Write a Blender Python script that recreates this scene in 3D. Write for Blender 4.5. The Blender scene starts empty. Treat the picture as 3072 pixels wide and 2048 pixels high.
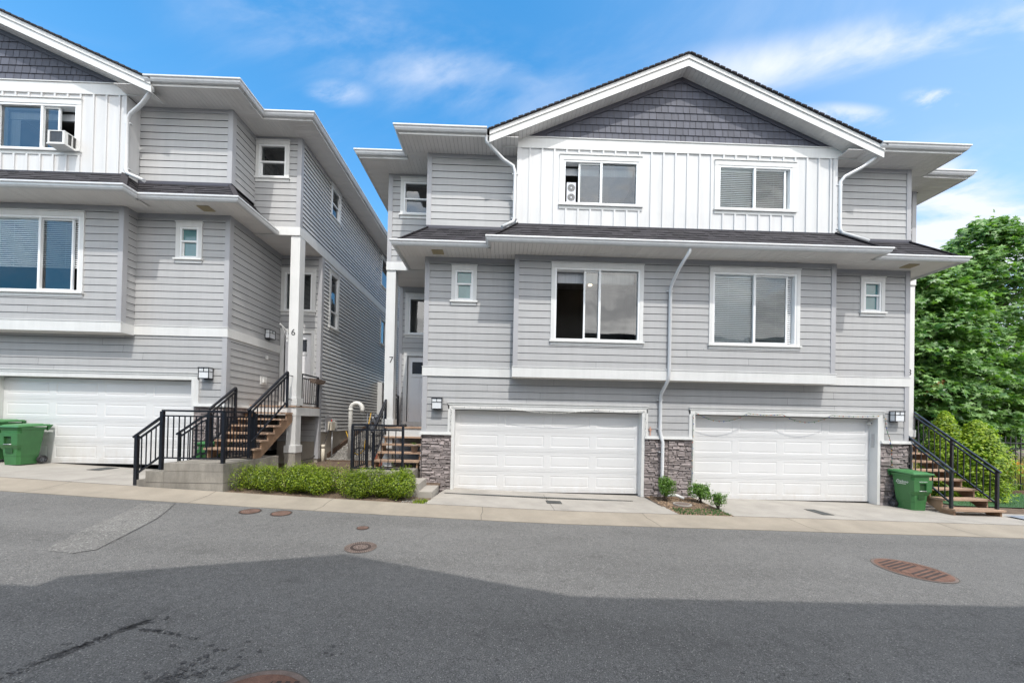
import bpy, math, random
from mathutils import Vector, Matrix, noise
random.seed(7)
C = bpy.context.scene.collection
SC = bpy.context.scene
# ---------------------------------------------------------------- camera
CAM = Vector((-4.3706, -9.1382, 1.9078)); YAW, PITCH, ROLL, F = -0.0192, 0.008, 0.0209, 1055.7756
PPX, PPY = -11.9, 231.5
ry = Matrix(((math.cos(YAW), math.sin(YAW), 0), (-math.sin(YAW), math.cos(YAW), 0), (0, 0, 1)))
rp = Matrix(((1, 0, 0), (0, math.cos(PITCH), math.sin(PITCH)), (0, -math.sin(PITCH), math.cos(PITCH))))
M = rp @ ry
right, fwd, up = M[0].copy(), M[1].copy(), M[2].copy()
r2 = math.cos(ROLL) * right + math.sin(ROLL) * up
u2 = math.cos(ROLL) * up - math.sin(ROLL) * right
cam = bpy.data.cameras.new('camera'); co = bpy.data.objects.new('camera', cam); C.objects.link(co)
mw = Matrix((r2, u2, -fwd)).transposed().to_4x4(); mw.translation = CAM; co.matrix_world = mw
cam.sensor_width = 36; cam.lens = F / 3072 * 36; cam.shift_x = -PPX / 3072; cam.shift_y = PPY / 3072
cam.clip_start = .05; cam.clip_end = 2000; SC.camera = co
# ---------------------------------------------------------------- light
SUN = Vector((0.2, -1, 1.66)).normalized()
sl = bpy.data.lights.new('sun', 'SUN'); sl.energy = 2.05; sl.angle = math.radians(.53); sl.color = (1, .965, .91)
so = bpy.data.objects.new('sun', sl); C.objects.link(so); so.rotation_euler = SUN.to_track_quat('Z', 'Y').to_euler(); so.location = (5, -20, 30)
w = bpy.data.worlds.new('World'); SC.world = w; w.use_nodes = True
nt = w.node_tree; N = nt.nodes; L = nt.links; N.clear()
def wn(t, **k):
    n = N.new(t)
    for a, b in k.items(): setattr(n, a, b)
    return n
def wm(op, a, b=None, c=None, clamp=False):
    n = N.new('ShaderNodeMath'); n.operation = op; n.use_clamp = clamp
    for i, x in enumerate((a, b, c)):
        if x is None: continue
        if isinstance(x, (int, float)): n.inputs[i].default_value = x
        else: L.new(x, n.inputs[i])
    return n.outputs[0]
sky = wn('ShaderNodeTexSky', sky_type='NISHITA', sun_disc=False)
sky.sun_elevation = math.asin(SUN.z); sky.sun_rotation = math.atan2(SUN.x, SUN.y); sky.air_density = 1.0; sky.dust_density = .3; sky.ozone_density = 2.5
tc = wn('ShaderNodeTexCoord'); sep = wn('ShaderNodeSeparateXYZ'); L.new(tc.outputs['Generated'], sep.inputs[0])
X, Y, Z = sep.outputs
zz = wm('ADD', wm('MAXIMUM', Z, 0), .12)
cmb = wn('ShaderNodeCombineXYZ'); L.new(wm('DIVIDE', X, zz), cmb.inputs[0]); L.new(wm('DIVIDE', Y, zz), cmb.inputs[1])
def wnoise(vec, scale, det, rough, dist=0.0, sx=1, sy=1, off=(0, 0, 0), rot=0):
    mp = wn('ShaderNodeMapping'); mp.inputs['Scale'].default_value = (sx, sy, 1); mp.inputs['Location'].default_value = off; mp.inputs['Rotation'].default_value = (0, 0, rot)
    L.new(vec, mp.inputs[0]); n = wn('ShaderNodeTexNoise'); n.inputs['Scale'].default_value = scale; n.inputs['Detail'].default_value = det
    n.inputs['Roughness'].default_value = rough; n.inputs['Distortion'].default_value = dist; L.new(mp.outputs[0], n.inputs['Vector']); return n.outputs['Fac']
def wstep(x, a, b):
    n = wn('ShaderNodeMapRange'); n.interpolation_type = 'SMOOTHSTEP'; n.inputs[1].default_value = a; n.inputs[2].default_value = b; L.new(x, n.inputs[0]); return n.outputs[0]
P = cmb.outputs[0]
wisp = wnoise(P, 1.5, 10, .60, .9, 1, 1.5, (1.3, .7, 0), .45)
big = wnoise(P, .55, 3, .5, .3, 1, 1, (4.1, 2.2, 0))
def band(v, c, wd):   # 1 at v==c falling to 0 at |v-c|=wd
    return wm('SUBTRACT', 1, wstep(wm('ABSOLUTE', wm('SUBTRACT', v, c)), 0, wd))
elev = Z
xr_ = wm('DIVIDE', X, wm('MAXIMUM', wm('ABSOLUTE', Y), .05))
zr_ = wm('DIVIDE', Z, wm('MAXIMUM', wm('ABSOLUTE', Y), .05))
# a long streak high on the left, falling to the right; paler thin cloud low on the right
st1 = wm('MULTIPLY', band(wm('ADD', zr_, wm('MULTIPLY', xr_, .28)), .97, .24), wm('MULTIPLY', wstep(xr_, -1.2, -.6), wm('SUBTRACT', 1, wstep(xr_, -.15, .3))))
st2 = wm('MULTIPLY', band(wm('SUBTRACT', zr_, wm('MULTIPLY', xr_, .22)), .88, .12), wstep(xr_, .35, .7))
st3 = wm('MULTIPLY', wstep(xr_, .45, .95), wm('SUBTRACT', 1, wstep(zr_, .5, .95)))
st4 = wm('MULTIPLY', wstep(xr_, -.4, -1.3), wm('SUBTRACT', 1, wstep(zr_, .4, 1.6)))
front = wm('ADD', wm('MULTIPLY', wstep(wisp, .38, .66), wm('ADD', wm('MULTIPLY', st1, .42), wm('ADD', wm('MULTIPLY', st2, .7), wm('MULTIPLY', st3, 1.0)))), wm('MULTIPLY', wstep(wisp, .5, .75), .12))
def spot(x0, z0, rx, rz, k):
    dx = wm('DIVIDE', wm('SUBTRACT', xr_, x0), rx); dz2 = wm('DIVIDE', wm('SUBTRACT', zr_, z0), rz)
    return wm('MULTIPLY', wm('SUBTRACT', 1, wstep(wm('SQRT', wm('ADD', wm('MULTIPLY', dx, dx), wm('MULTIPLY', dz2, dz2))), .25, 1)), k)
pf = wstep(wnoise(P, 3.2, 9, .62, .5, 1, 1, (2, 5, 0)), .40, .60)
for q in ((1.26, .97, .13, .045, .85), (.98, .91, .20, .05, .55), (-.48, .92, .12, .05, .45), (1.15, .72, .42, .11, .7), (-.1, 1.0, .5, .08, .15)): front = wm('ADD', front, wm('MULTIPLY', spot(*q), pf))
front = wm('ADD', front, wm('ADD', .03, 0))
front = wm('ADD', front, wm('ADD', wm('MULTIPLY', wstep(Z, .75, .0), .28), wm('MULTIPLY', wstep(xr_, -.1, 1.3), .22)))
puff = wnoise(P, 1.6, 10, .55, .4, 1, 1, (7, 3, 0))
back = wm('ADD', wm('MULTIPLY', wstep(wm('ADD', wm('MULTIPLY', puff, .7), wm('MULTIPLY', big, .4)), .36, .56), .7), .3)
isback = wm('MAXIMUM', wstep(Y, .12, -.2), wstep(Z, .80, .93))  # unseen cloud overhead added, and rear cloud brightened, as neutral fill light
leftblue = wm('MULTIPLY', wstep(wm('DIVIDE', X, wm('MAXIMUM', wm('MULTIPLY', Y, -1), .05)), -.75, -1.05), wm('MULTIPLY', wstep(Y, -.1, -.25), wm('SUBTRACT', 1, wstep(Z, .75, .9))))
back = wm('MULTIPLY', back, wm('SUBTRACT', 1, wm('MULTIPLY', leftblue, .85)))
mask = wm('ADD', wm('MULTIPLY', front, wm('SUBTRACT', 1, isback)), wm('MULTIPLY', back, isback), clamp=True)
tint = wn('ShaderNodeMix', data_type='RGBA', blend_type='MULTIPLY'); tint.inputs[0].default_value = 1
L.new(sky.outputs[0], tint.inputs[6]); tint.inputs[7].default_value = (.34, 1.38, 1.72, 1)
cshade = wn('ShaderNodeMix', data_type='RGBA'); L.new(wstep(wnoise(P, 2.4, 8, .6, 0, 1, 1, (9, 9, 0)), .35, .65), cshade.inputs[0])
CS = 1.0
SKYS = .12
cshade.inputs[6].default_value = (1.1 / SKYS, 1.08 / SKYS, 1.07 / SKYS, 1); cshade.inputs[7].default_value = (2.05 / SKYS, 1.98 / SKYS, 1.90 / SKYS, 1)
cl2 = wn('ShaderNodeMix', data_type='RGBA'); L.new(isback, cl2.inputs[0]); cl2.inputs[6].default_value = (.62 / SKYS, .66 / SKYS, .74 / SKYS, 1); L.new(cshade.outputs[2], cl2.inputs[7])
mx = wn('ShaderNodeMix', data_type='RGBA'); L.new(mask, mx.inputs[0]); L.new(tint.outputs[2], mx.inputs[6]); L.new(cl2.outputs[2], mx.inputs[7])
bg = wn('ShaderNodeBackground'); bg.inputs[1].default_value = SKYS; L.new(mx.outputs[2], bg.inputs[0])
wo = wn('ShaderNodeOutputWorld'); L.new(bg.outputs[0], wo.inputs[0])
vs = SC.view_settings; vs.view_transform = 'Standard'; vs.look = 'None'; vs.exposure = .64; vs.gamma = 1; vs.use_curve_mapping = False
SC.cycles.max_bounces = 8; SC.cycles.transparent_max_bounces = 16
# ---------------------------------------------------------------- materials
def nodes(m):
    m.use_nodes = True; t = m.node_tree; return t, t.nodes, t.links, t.nodes['Principled BSDF']
def ramp(t, fac, stops):
    r = t.nodes.new('ShaderNodeValToRGB'); e = r.color_ramp.elements
    while len(e) < len(stops): e.new(.5)
    for x, (p, c) in zip(e, stops):
        x.position = p; x.color = (*c, 1) if len(c) == 3 else c
    t.links.new(fac, r.inputs[0]); return r.outputs[0]
def tnoise(t, scale, det=4, rough=.55, vec=None, sc=(1, 1, 1), dist=0):
    if vec is None: vec = t.nodes.new('ShaderNodeTexCoord').outputs['Object']
    mp = t.nodes.new('ShaderNodeMapping'); mp.inputs['Scale'].default_value = sc; t.links.new(vec, mp.inputs[0])
    n = t.nodes.new('ShaderNodeTexNoise'); n.inputs['Scale'].default_value = scale; n.inputs['Detail'].default_value = det; n.inputs['Roughness'].default_value = rough; n.inputs['Distortion'].default_value = dist
    t.links.new(mp.outputs[0], n.inputs['Vector']); return n.outputs['Fac']
def mixc(t, fac, a, b, bt='MIX'):
    m = t.nodes.new('ShaderNodeMix'); m.data_type = 'RGBA'; m.blend_type = bt
    for i, x in ((0, fac), (6, a), (7, b)):
        if isinstance(x, (int, float)): m.inputs[i].default_value = x
        elif isinstance(x, tuple): m.inputs[i].default_value = (*x, 1) if len(x) == 3 else x
        else: t.links.new(x, m.inputs[i])
    return m.outputs[2]
def bump(t, b, h, st=.3, d=.01):
    n = t.nodes.new('ShaderNodeBump'); n.inputs['Strength'].default_value = st; n.inputs['Distance'].default_value = d
    t.links.new(h, n.inputs['Height']); t.links.new(n.outputs[0], b.inputs['Normal'])
def mul(c, k): return tuple(min(1, x * k) for x in c)
def mat(name, col, rough=.6, var=.12, scale=3, metal=0, island=0, bumpv=0, bscale=60, spec=.5, streak=(1, 1, 1), fine=0):
    m = bpy.data.materials.new(name); t, n, l, b = nodes(m)
    b.inputs['Roughness'].default_value = rough; b.inputs['Metallic'].default_value = metal; b.inputs['Specular IOR Level'].default_value = spec
    f = tnoise(t, scale, 6, .6, sc=streak)
    c = ramp(t, f, [(.3, mul(col, 1 - var)), (.7, mul(col, 1 + var))])
    if island:
        g = n.new('ShaderNodeNewGeometry'); c = mixc(t, 1, c, ramp(t, g.outputs['Random Per Island'], [(0, (1 - island,) * 3), (1, (1,) * 3)]), 'MULTIPLY')
    if fine:
        c = mixc(t, 1, c, ramp(t, tnoise(t, bscale * 2, 2), [(.35, (1 - fine,) * 3), (.65, (1,) * 3)]), 'MULTIPLY')
    l.new(c, b.inputs['Base Color'])
    if bumpv: bump(t, b, tnoise(t, bscale, 5, .6, sc=streak), bumpv, .006)
    return m
MT = {}
MT['siding'] = mat('grey_fibre_cement', (.42, .42, .42), .62, .05, 1.2, island=.07, bumpv=.06, bscale=25, streak=(1, 1, 9))
MT['lapshade'] = mat('siding_lap_shade', (.10, .10, .105), .8)  # dark colour stands in for the shadow line under each siding course
MT['vinyl'] = mat('grey_vinyl', (.58, .57, .555), .42, .05, 1.0, bumpv=.1, bscale=8, streak=(1, .4, 4))
MT['sidetrim'] = mat('grey_trim', (.39, .39, .405), .6, .05, 2)
MT['white'] = mat('white_paint', (.69, .69, .675), .5, .04, 2, fine=.03, bscale=30)
MT['batten'] = mat('white_board', (.61, .61, .61), .55, .06, 1.5, island=.03, bumpv=.25, bscale=14, streak=(3, 3, .4))
MT['door_white'] = mat('garage_white', (.69, .69, .69), .4, .025, 1)
MT['soffit'] = mat('soffit_vinyl', (.74, .72, .70), .55, .03, 1, island=.06)
MT['gap'] = mat('soffit_gap', (.22, .21, .2), .8)
MT['gutter'] = mat('gutter_alu', (.62, .63, .64), .3, .03, 1, spec=.7)
MT['gshingle'] = mat('gable_shingle', (.10, .105, .135), .7, .1, 3, island=.26, bumpv=.3, bscale=20, streak=(6, 6, 1))
MT['darktrim'] = mat('dark_trim', (.06, .06, .078), .6, .06)
MT['roof'] = mat('asphalt_shingle', (.046, .042, .050), .9, .25, 6, island=.5, bumpv=.6, bscale=120, fine=.4)
MT['stone'] = mat('ledge_stone', (.40, .345, .335), .85, .4, 7, island=.55, bumpv=1.0, bscale=35, streak=(1, 1, 2.5))
MT['shadow_gap'] = mat('stone_shadow_gap', (.09, .08, .08), .95)  # dark colour stands for shadow between stones; also backs the gable shingles
MT['conc'] = mat('concrete', (.38, .355, .32), .85, .14, 1.6, bumpv=.25, bscale=90, fine=.12)
MT['conc_old'] = mat('concrete_weathered', (.33, .305, .265), .9, .28, 2.2, bumpv=.4, bscale=60, fine=.15, streak=(1, 1, .5))
MT['kerb'] = mat('kerb_concrete', (.335, .295, .24), .88, .10, 2, bumpv=.3, bscale=110, fine=.14)
MT['joint'] = mat('joint', (.10, .09, .08), .95)
MT['found'] = mat('foundation', (.36, .32, .27), .9, .12, 3, bumpv=.2)
MT['wood'] = mat('stair_wood', (.44, .30, .21), .8, .35, 2.5, island=.35, bumpv=.5, bscale=18, streak=(.6, 6, 6))
MT['wood2'] = mat('stringer_wood', (.30, .19, .12), .8, .3, 3, bumpv=.4, bscale=14, streak=(5, 1, 1))
MT['timber'] = mat('dark_timber', (.12, .075, .05), .9, .3, 4, bumpv=.5)
MT['black'] = mat('black_metal', (.010, .012, .018), .32, .2, 3, spec=.6)
MT['blackp'] = mat('black_plastic', (.02, .02, .022), .5, .1)
MT['tyre'] = mat('tyre', (.03, .03, .032), .75, .1)
MT['bin'] = mat('green_plastic', (.048, .18, .055), .42, .10, 4, bumpv=.12, bscale=50, fine=.06)
MT['binlid'] = mat('green_lid', (.065, .22, .075), .38, .08, 4)
MT['rust'] = mat('rusty_iron', (.19, .10, .07), .75, .3, 9, bumpv=.5, bscale=80, fine=.3)
MT['rustdark'] = mat('dark_iron', (.05, .035, .03), .8, .3, 9)
MT['iron'] = mat('worn_iron', (.19, .145, .125), .7, .3, 12, bumpv=.5, bscale=80, fine=.3)
MT['drain'] = mat('drain_cover', (.075, .085, .085), .6, .15, 12, fine=.2)
MT['soil'] = mat('soil', (.17, .12, .085), .95, .45, 9, bumpv=.9, bscale=50, fine=.5)
MT['chip'] = mat('bark_chips', (.33, .23, .15), .9, .4, 9, island=.6)
MT['gravel'] = mat('gravel_base', (.25, .235, .215), .9, .3, 20, bumpv=1, bscale=60, fine=.5)
MT['pebble'] = mat('pebble', (.38, .36, .33), .85, .3, 9, island=.6)
MT['terra'] = mat('terracotta', (.33, .10, .055), .7, .15)
MT['pot'] = mat('taupe_pot', (.30, .235, .20), .7, .1)
MT['pvc'] = mat('white_pvc', (.74, .73, .69), .35, .05)
MT['cream'] = mat('cream_pipe', (.66, .60, .49), .5, .08)
MT['meter'] = mat('meter_grey', (.16, .17, .19), .45, .2, 20, metal=.4)
MT['galv'] = mat('galvanised', (.45, .46, .47), .4, .1, 9, metal=.6)
MT['yellow'] = mat('yellow_hose', (.55, .33, .04), .5, .1)
MT['glassw'] = mat('frosted_glass', (.70, .72, .74), .25, .03)
MT['screen'] = mat('window_screen', (.05, .05, .055), .8)
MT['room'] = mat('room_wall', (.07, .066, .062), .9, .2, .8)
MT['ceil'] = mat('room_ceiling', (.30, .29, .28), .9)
MT['blind'] = mat('blind_slat', (.85, .87, .88), .5, .03)
MT['curtain'] = mat('curtain_cloth', (.50, .52, .55), .9, .1, 4, streak=(9, 9, .3))
MT['frame'] = mat('vinyl_frame', (.80, .81, .81), .35, .02)
MT['doorp'] = mat('entry_door_paint', (.80, .80, .81), .4, .03)
MT['text'] = mat('number_black', (.03, .03, .035), .5)
MT['wtext'] = mat('white_print', (.8, .82, .8), .6)
MT['wick'] = mat('wicker', (.26, .20, .16), .9, .4, 30, bumpv=1, bscale=90)
MT['paver'] = mat('blue_grey_paver', (.26, .29, .34), .85, .15, 4, fine=.1)
MT['cross'] = mat('copper_pink', (.55, .30, .22), .6)
MT['bark'] = mat('bark', (.11, .085, .065), .95, .3, 6, bumpv=1, bscale=20, streak=(3, 3, .5))
MT['ventf'] = mat('yellowed_vent', (.42, .36, .24), .7)
MT['fanm'] = mat('fan_grille', (.10, .10, .095), .6)
MT['grey_plastic'] = mat('pale_plastic', (.55, .56, .60), .5, .05)
def grime(name, z0, z1, col=(.62, .56, .48), amt=.5):
    m = MT[name]; t = m.node_tree; b = t.nodes['Principled BSDF']; src = b.inputs['Base Color'].links[0].from_socket
    oc = t.nodes.new('ShaderNodeTexCoord'); sp_ = t.nodes.new('ShaderNodeSeparateXYZ'); t.links.new(oc.outputs['Object'], sp_.inputs[0])
    mr = t.nodes.new('ShaderNodeMapRange'); mr.inputs[1].default_value = z1; mr.inputs[2].default_value = z0; mr.inputs[3].default_value = 0; mr.inputs[4].default_value = amt; t.links.new(sp_.outputs[2], mr.inputs[0])
    f = mixc(t, 1, ramp(t, tnoise(t, 5, 7, .7, sc=(1, 1, .5)), [(.38, (0,) * 3), (.68, (1,) * 3)]), mr.outputs[0], 'MULTIPLY')
    t.links.new(mixc(t, f, src, mixc(t, 1, src, col, 'MULTIPLY')), b.inputs['Base Color'])
def streaks(name, amt=.07, sc=(5, 5, .35)):
    m = MT[name]; t = m.node_tree; b = t.nodes['Principled BSDF']; src = b.inputs['Base Color'].links[0].from_socket
    t.links.new(mixc(t, 1, src, ramp(t, tnoise(t, 1.4, 6, .65, sc=sc), [(.35, (1 - amt,) * 3), (.6, (1,) * 3)]), 'MULTIPLY'), b.inputs['Base Color'])
grime('door_white', -.2, .55, (.74, .68, .60), .55); streaks('siding', .06); streaks('vinyl', .08); streaks('batten', .06); streaks('white', .06); streaks('conc_old', .25, (3, 3, .8)); streaks('conc', .10, (.8, .8, .8)); streaks('kerb', .12, (.9, .9, 1)); streaks('bin', .12, (4, 4, 1)); streaks('gutter', .08)
def glass(name, tintc=(.75, .82, .82), ior=2.1, alpha=1.0):
    m = bpy.data.materials.new(name); m.use_nodes = True; t = m.node_tree; t.nodes.clear()
    fr = t.nodes.new('ShaderNodeFresnel'); fr.inputs[0].default_value = ior
    g = t.nodes.new('ShaderNodeBsdfGlossy'); g.inputs['Roughness'].default_value = .015; g.inputs['Color'].default_value = (.95, .98, 1, 1)
    nz = tnoise(t, .9, 2); bp = t.nodes.new('ShaderNodeBump'); bp.inputs['Strength'].default_value = .05; bp.inputs['Distance'].default_value = .3; t.links.new(nz, bp.inputs['Height'])
    t.links.new(bp.outputs[0], g.inputs['Normal'])
    tr = t.nodes.new('ShaderNodeBsdfTransparent'); tr.inputs[0].default_value = (*tintc, 1)
    mx = t.nodes.new('ShaderNodeMixShader'); t.links.new(fr.outputs[0], mx.inputs[0]); t.links.new(tr.outputs[0], mx.inputs[1]); t.links.new(g.outputs[0], mx.inputs[2])
    o = t.nodes.new('ShaderNodeOutputMaterial'); t.links.new(mx.outputs[0], o.inputs[0]); return m
MT['glass'] = glass('window_glass')
MT['glassb'] = glass('window_glass_blind', (.93, .97, .97), 1.55)
MT['glassbd'] = glass('window_glass_screened', (.62, .66, .66), 1.7)
MT['glassd'] = glass('window_glass_dim', (.55, .65, .65), 2.1)
def frost():
    m = bpy.data.materials.new('teal_privacy_glass'); t, n, l, b = nodes(m)
    l.new(ramp(t, tnoise(t, 2, 2), [(.3, (.05, .15, .16)), (.7, (.10, .25, .26))]), b.inputs['Base Color']); b.inputs['Roughness'].default_value = .12; b.inputs['Specular IOR Level'].default_value = 1.0; return m
MT['teal'] = frost()
def asphalt(name, base, speck, coarse=1.0):
    m = bpy.data.materials.new(name); t, n, l, b = nodes(m); b.inputs['Roughness'].default_value = .88
    big = ramp(t, tnoise(t, .5, 7, .62, sc=(.45, 1, 1)), [(.3, mul(base, .86)), (.7, mul(base, 1.13))])
    mid = ramp(t, tnoise(t, 14 / coarse, 4, .7), [(.3, (.82,) * 3), (.7, (1.12,) * 3)])
    c = mixc(t, 1, big, mid, 'MULTIPLY')
    oy = n.new('ShaderNodeTexCoord'); so_ = n.new('ShaderNodeSeparateXYZ'); l.new(oy.outputs['Object'], so_.inputs[0])
    sn = n.new('ShaderNodeMath'); sn.operation = 'SINE'; ml = n.new('ShaderNodeMath'); ml.operation = 'MULTIPLY_ADD'; ml.inputs[1].default_value = 4.1; l.new(so_.outputs[1], ml.inputs[0]); nz = tnoise(t, .25, 3); l.new(nz, ml.inputs[2]); l.new(ml.outputs[0], sn.inputs[0])
    c = mixc(t, ramp(t, tnoise(t, .7, 5, .6, sc=(.3, 1, 1)), [(.4, (0,) * 3), (.65, (.8,) * 3)]), c, mixc(t, 1, c, ramp(t, sn.outputs[0], [(.1, (1.06,) * 3), (.9, (.84,) * 3)]), 'MULTIPLY'))
    c = mixc(t, 1, c, ramp(t, tnoise(t, 2.6, 6, .72), [(.30, (.80,) * 3), (.42, (1,) * 3), (.7, (1.05,) * 3)]), 'MULTIPLY')
    fine_ = tnoise(t, 95 / coarse, 2, .8)
    c = mixc(t, 1, c, ramp(t, fine_, [(.32, (.45,) * 3), (.5, (1,) * 3), (.66, (1.6,) * 3)]), 'MULTIPLY')
    v = n.new('ShaderNodeTexVoronoi'); v.inputs['Scale'].default_value = 75 / coarse; l.new(n.new('ShaderNodeTexCoord').outputs['Object'], v.inputs['Vector'])
    sepn = n.new('ShaderNodeSeparateColor'); l.new(v.outputs['Color'], sepn.inputs[0])
    a = ramp(t, sepn.outputs[0], [(.86, (0,) * 3), (.93, (1,) * 3)]); d = ramp(t, v.outputs['Distance'], [(.25, (1,) * 3), (.42, (0,) * 3)])
    c = mixc(t, mixc(t, 1, a, d, 'MULTIPLY'), c, speck)
    l.new(c, b.inputs['Base Color']); bump(t, b, fine_, .5, .006); return m
MT['asphalt'] = asphalt('asphalt', (.138, .136, .132), (.36, .35, .33))
MT['patch'] = asphalt('asphalt_patch', (.172, .168, .160), (.42, .41, .39), 1.8)
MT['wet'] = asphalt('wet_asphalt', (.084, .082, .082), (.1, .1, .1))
def leafmat(name, c0, c1, trans=.35, rough=.5):
    m = bpy.data.materials.new(name); t, n, l, b = nodes(m)
    g = n.new('ShaderNodeNewGeometry'); col = ramp(t, g.outputs['Random Per Island'], [(0, c0), (1, c1)])
    col = mixc(t, 1, col, ramp(t, tnoise(t, 1.3, 3), [(.3, (.8,) * 3), (.7, (1.15,) * 3)]), 'MULTIPLY')
    l.new(col, b.inputs['Base Color']); b.inputs['Roughness'].default_value = rough
    tr = n.new('ShaderNodeBsdfTranslucent'); l.new(mixc(t, 1, col, (1.3, 1.5, .5), 'MULTIPLY'), tr.inputs[0])
    mx = n.new('ShaderNodeMixShader'); mx.inputs[0].default_value = trans; l.new(b.outputs[0], mx.inputs[1]); l.new(tr.outputs[0], mx.inputs[2])
    l.new(mx.outputs[0], n['Material Output'].inputs[0]); return m
MT['maple'] = leafmat('maple_leaf', (.035, .12, .025), (.23, .39, .11), .32, .42)
MT['maple2'] = leafmat('maple_leaf_yellowish', (.09, .16, .03), (.26, .34, .09), .35, .45)
MT['hedge'] = leafmat('boxwood_leaf', (.022, .075, .006), (.38, .48, .035), .3, .4)
MT['shrub'] = leafmat('shrub_leaf', (.06, .16, .02), (.19, .32, .06), .25, .35)
MT['thuja'] = leafmat('cedar_leaf', (.09, .20, .01), (.42, .54, .035), .3, .5)
MT['grass'] = leafmat('grass_blade', (.03, .12, .03), (.10, .24, .07), .3, .6)
MT['dry'] = leafmat('dry_grass_blade', (.28, .26, .10), (.55, .45, .20), .3, .7)
MT['flower'] = leafmat('orange_flower', (.75, .22, .01), (.85, .5, .02), .2, .6)
MT['redleaf'] = leafmat('red_leaf', (.25, .03, .01), (.4, .08, .02), .3)
# ---------------------------------------------------------------- mesh builder
class MB:
    def __init__(s): s.v = []; s.f = []; s.m = []; s.s = []; s.cm = 0; s.cs = False
    def poly(s, pts):
        b = len(s.v); s.v += [tuple(p) for p in pts]; s.f.append(tuple(range(b, b + len(pts)))); s.m.append(s.cm); s.s.append(s.cs)
    def hexa(s, p):     # 8 points: bottom ring 0-3, top ring 4-7
        b = len(s.v); s.v += [tuple(q) for q in p]
        for f in ((3, 2, 1, 0), (4, 5, 6, 7), (0, 1, 5, 4), (1, 2, 6, 5), (2, 3, 7, 6), (3, 0, 4, 7)):
            s.f.append(tuple(b + i for i in f)); s.m.append(s.cm); s.s.append(s.cs)
    def box(s, x0, x1, y0, y1, z0, z1):
        s.hexa([(x0, y0, z0), (x1, y0, z0), (x1, y1, z0), (x0, y1, z0), (x0, y0, z1), (x1, y0, z1), (x1, y1, z1), (x0, y1, z1)])
    def prism(s, pts, off):   # pts polygon in 3D, extruded by vector off
        n = len(pts); b = len(s.v); s.v += [tuple(p) for p in pts] + [tuple(Vector(p) + Vector(off)) for p in pts]
        s.f.append(tuple(range(b, b + n))); s.f.append(tuple(reversed(range(b + n, b + 2 * n)))); s.m += [s.cm] * 2; s.s += [False] * 2
        for i in range(n):
            j = (i + 1) % n; s.f.append((b + i, b + n + i, b + n + j, b + j)); s.m.append(s.cm); s.s.append(s.cs)
    def beam(s, p, q, wx, wz, upv=(0, 0, 1)):
        p, q = Vector(p), Vector(q); d = (q - p).normalized(); sd = d.cross(Vector(upv))
        if sd.length < 1e-4: sd = Vector((1, 0, 0))
        sd.normalize(); u = sd.cross(d); a = sd * wx / 2; c = u * wz / 2
        s.hexa([p - a - c, p + a - c, q + a - c, q - a - c, p - a + c, p + a + c, q + a + c, q - a + c])
    def tube(s, pts, r, n=8, caps=True):
        pts = [Vector(p) for p in pts]; R = r if isinstance(r, (list, tuple)) else [r] * len(pts); b = len(s.v); prev = None
        for i, p in enumerate(pts):
            d = (pts[min(i + 1, len(pts) - 1)] - pts[max(i - 1, 0)]).normalized()
            if prev is None:
                a = d.cross(Vector((0, 0, 1)))
                if a.length < 1e-3: a = Vector((1, 0, 0))
            else: a = prev - d * prev.dot(d)
            a.normalize(); prev = a; c = d.cross(a)
            for k in range(n):
                t = 2 * math.pi * k / n; s.v.append(tuple(p + (a * math.cos(t) + c * math.sin(t)) * R[i]))
        for i in range(len(pts) - 1):
            for k in range(n):
                s.f.append((b + i * n + k, b + i * n + (k + 1) % n, b + (i + 1) * n + (k + 1) % n, b + (i + 1) * n + k)); s.m.append(s.cm); s.s.append(True)
        if caps:
            s.f.append(tuple(b + k for k in reversed(range(n)))); s.f.append(tuple(b + (len(pts) - 1) * n + k for k in range(n))); s.m += [s.cm] * 2; s.s += [False] * 2
    def lathe(s, c, prof, n=24, axis='z', ang=2 * math.pi):
        b = len(s.v); c = Vector(c)
        for r, h in prof:
            for k in range(n):
                t = 2 * math.pi * k / n; x, y = r * math.cos(t), r * math.sin(t)
                s.v.append(tuple(c + (Vector((x, y, h)) if axis == 'z' else Vector((h, x, y)) if axis == 'x' else Vector((x, h, y)))))
        for i in range(len(prof) - 1):
            for k in range(n):
                s.f.append((b + i * n + k, b + i * n + (k + 1) % n, b + (i + 1) * n + (k + 1) % n, b + (i + 1) * n + k)); s.m.append(s.cm); s.s.append(s.cs)
    def build(s, name, m, parent=None, **tags):
        me = bpy.data.meshes.new(name); me.from_pydata(s.v, [], s.f)
        ms = m if isinstance(m, (list, tuple)) else [m]
        for q in ms: me.materials.append(MT[q] if isinstance(q, str) else q)
        me.polygons.foreach_set('material_index', s.m); me.polygons.foreach_set('use_smooth', s.s); me.update()
        o = bpy.data.objects.new(name, me); C.objects.link(o)
        if parent: o.parent = parent
        for k, v in tags.items(): o[k] = v
        return o
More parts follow.
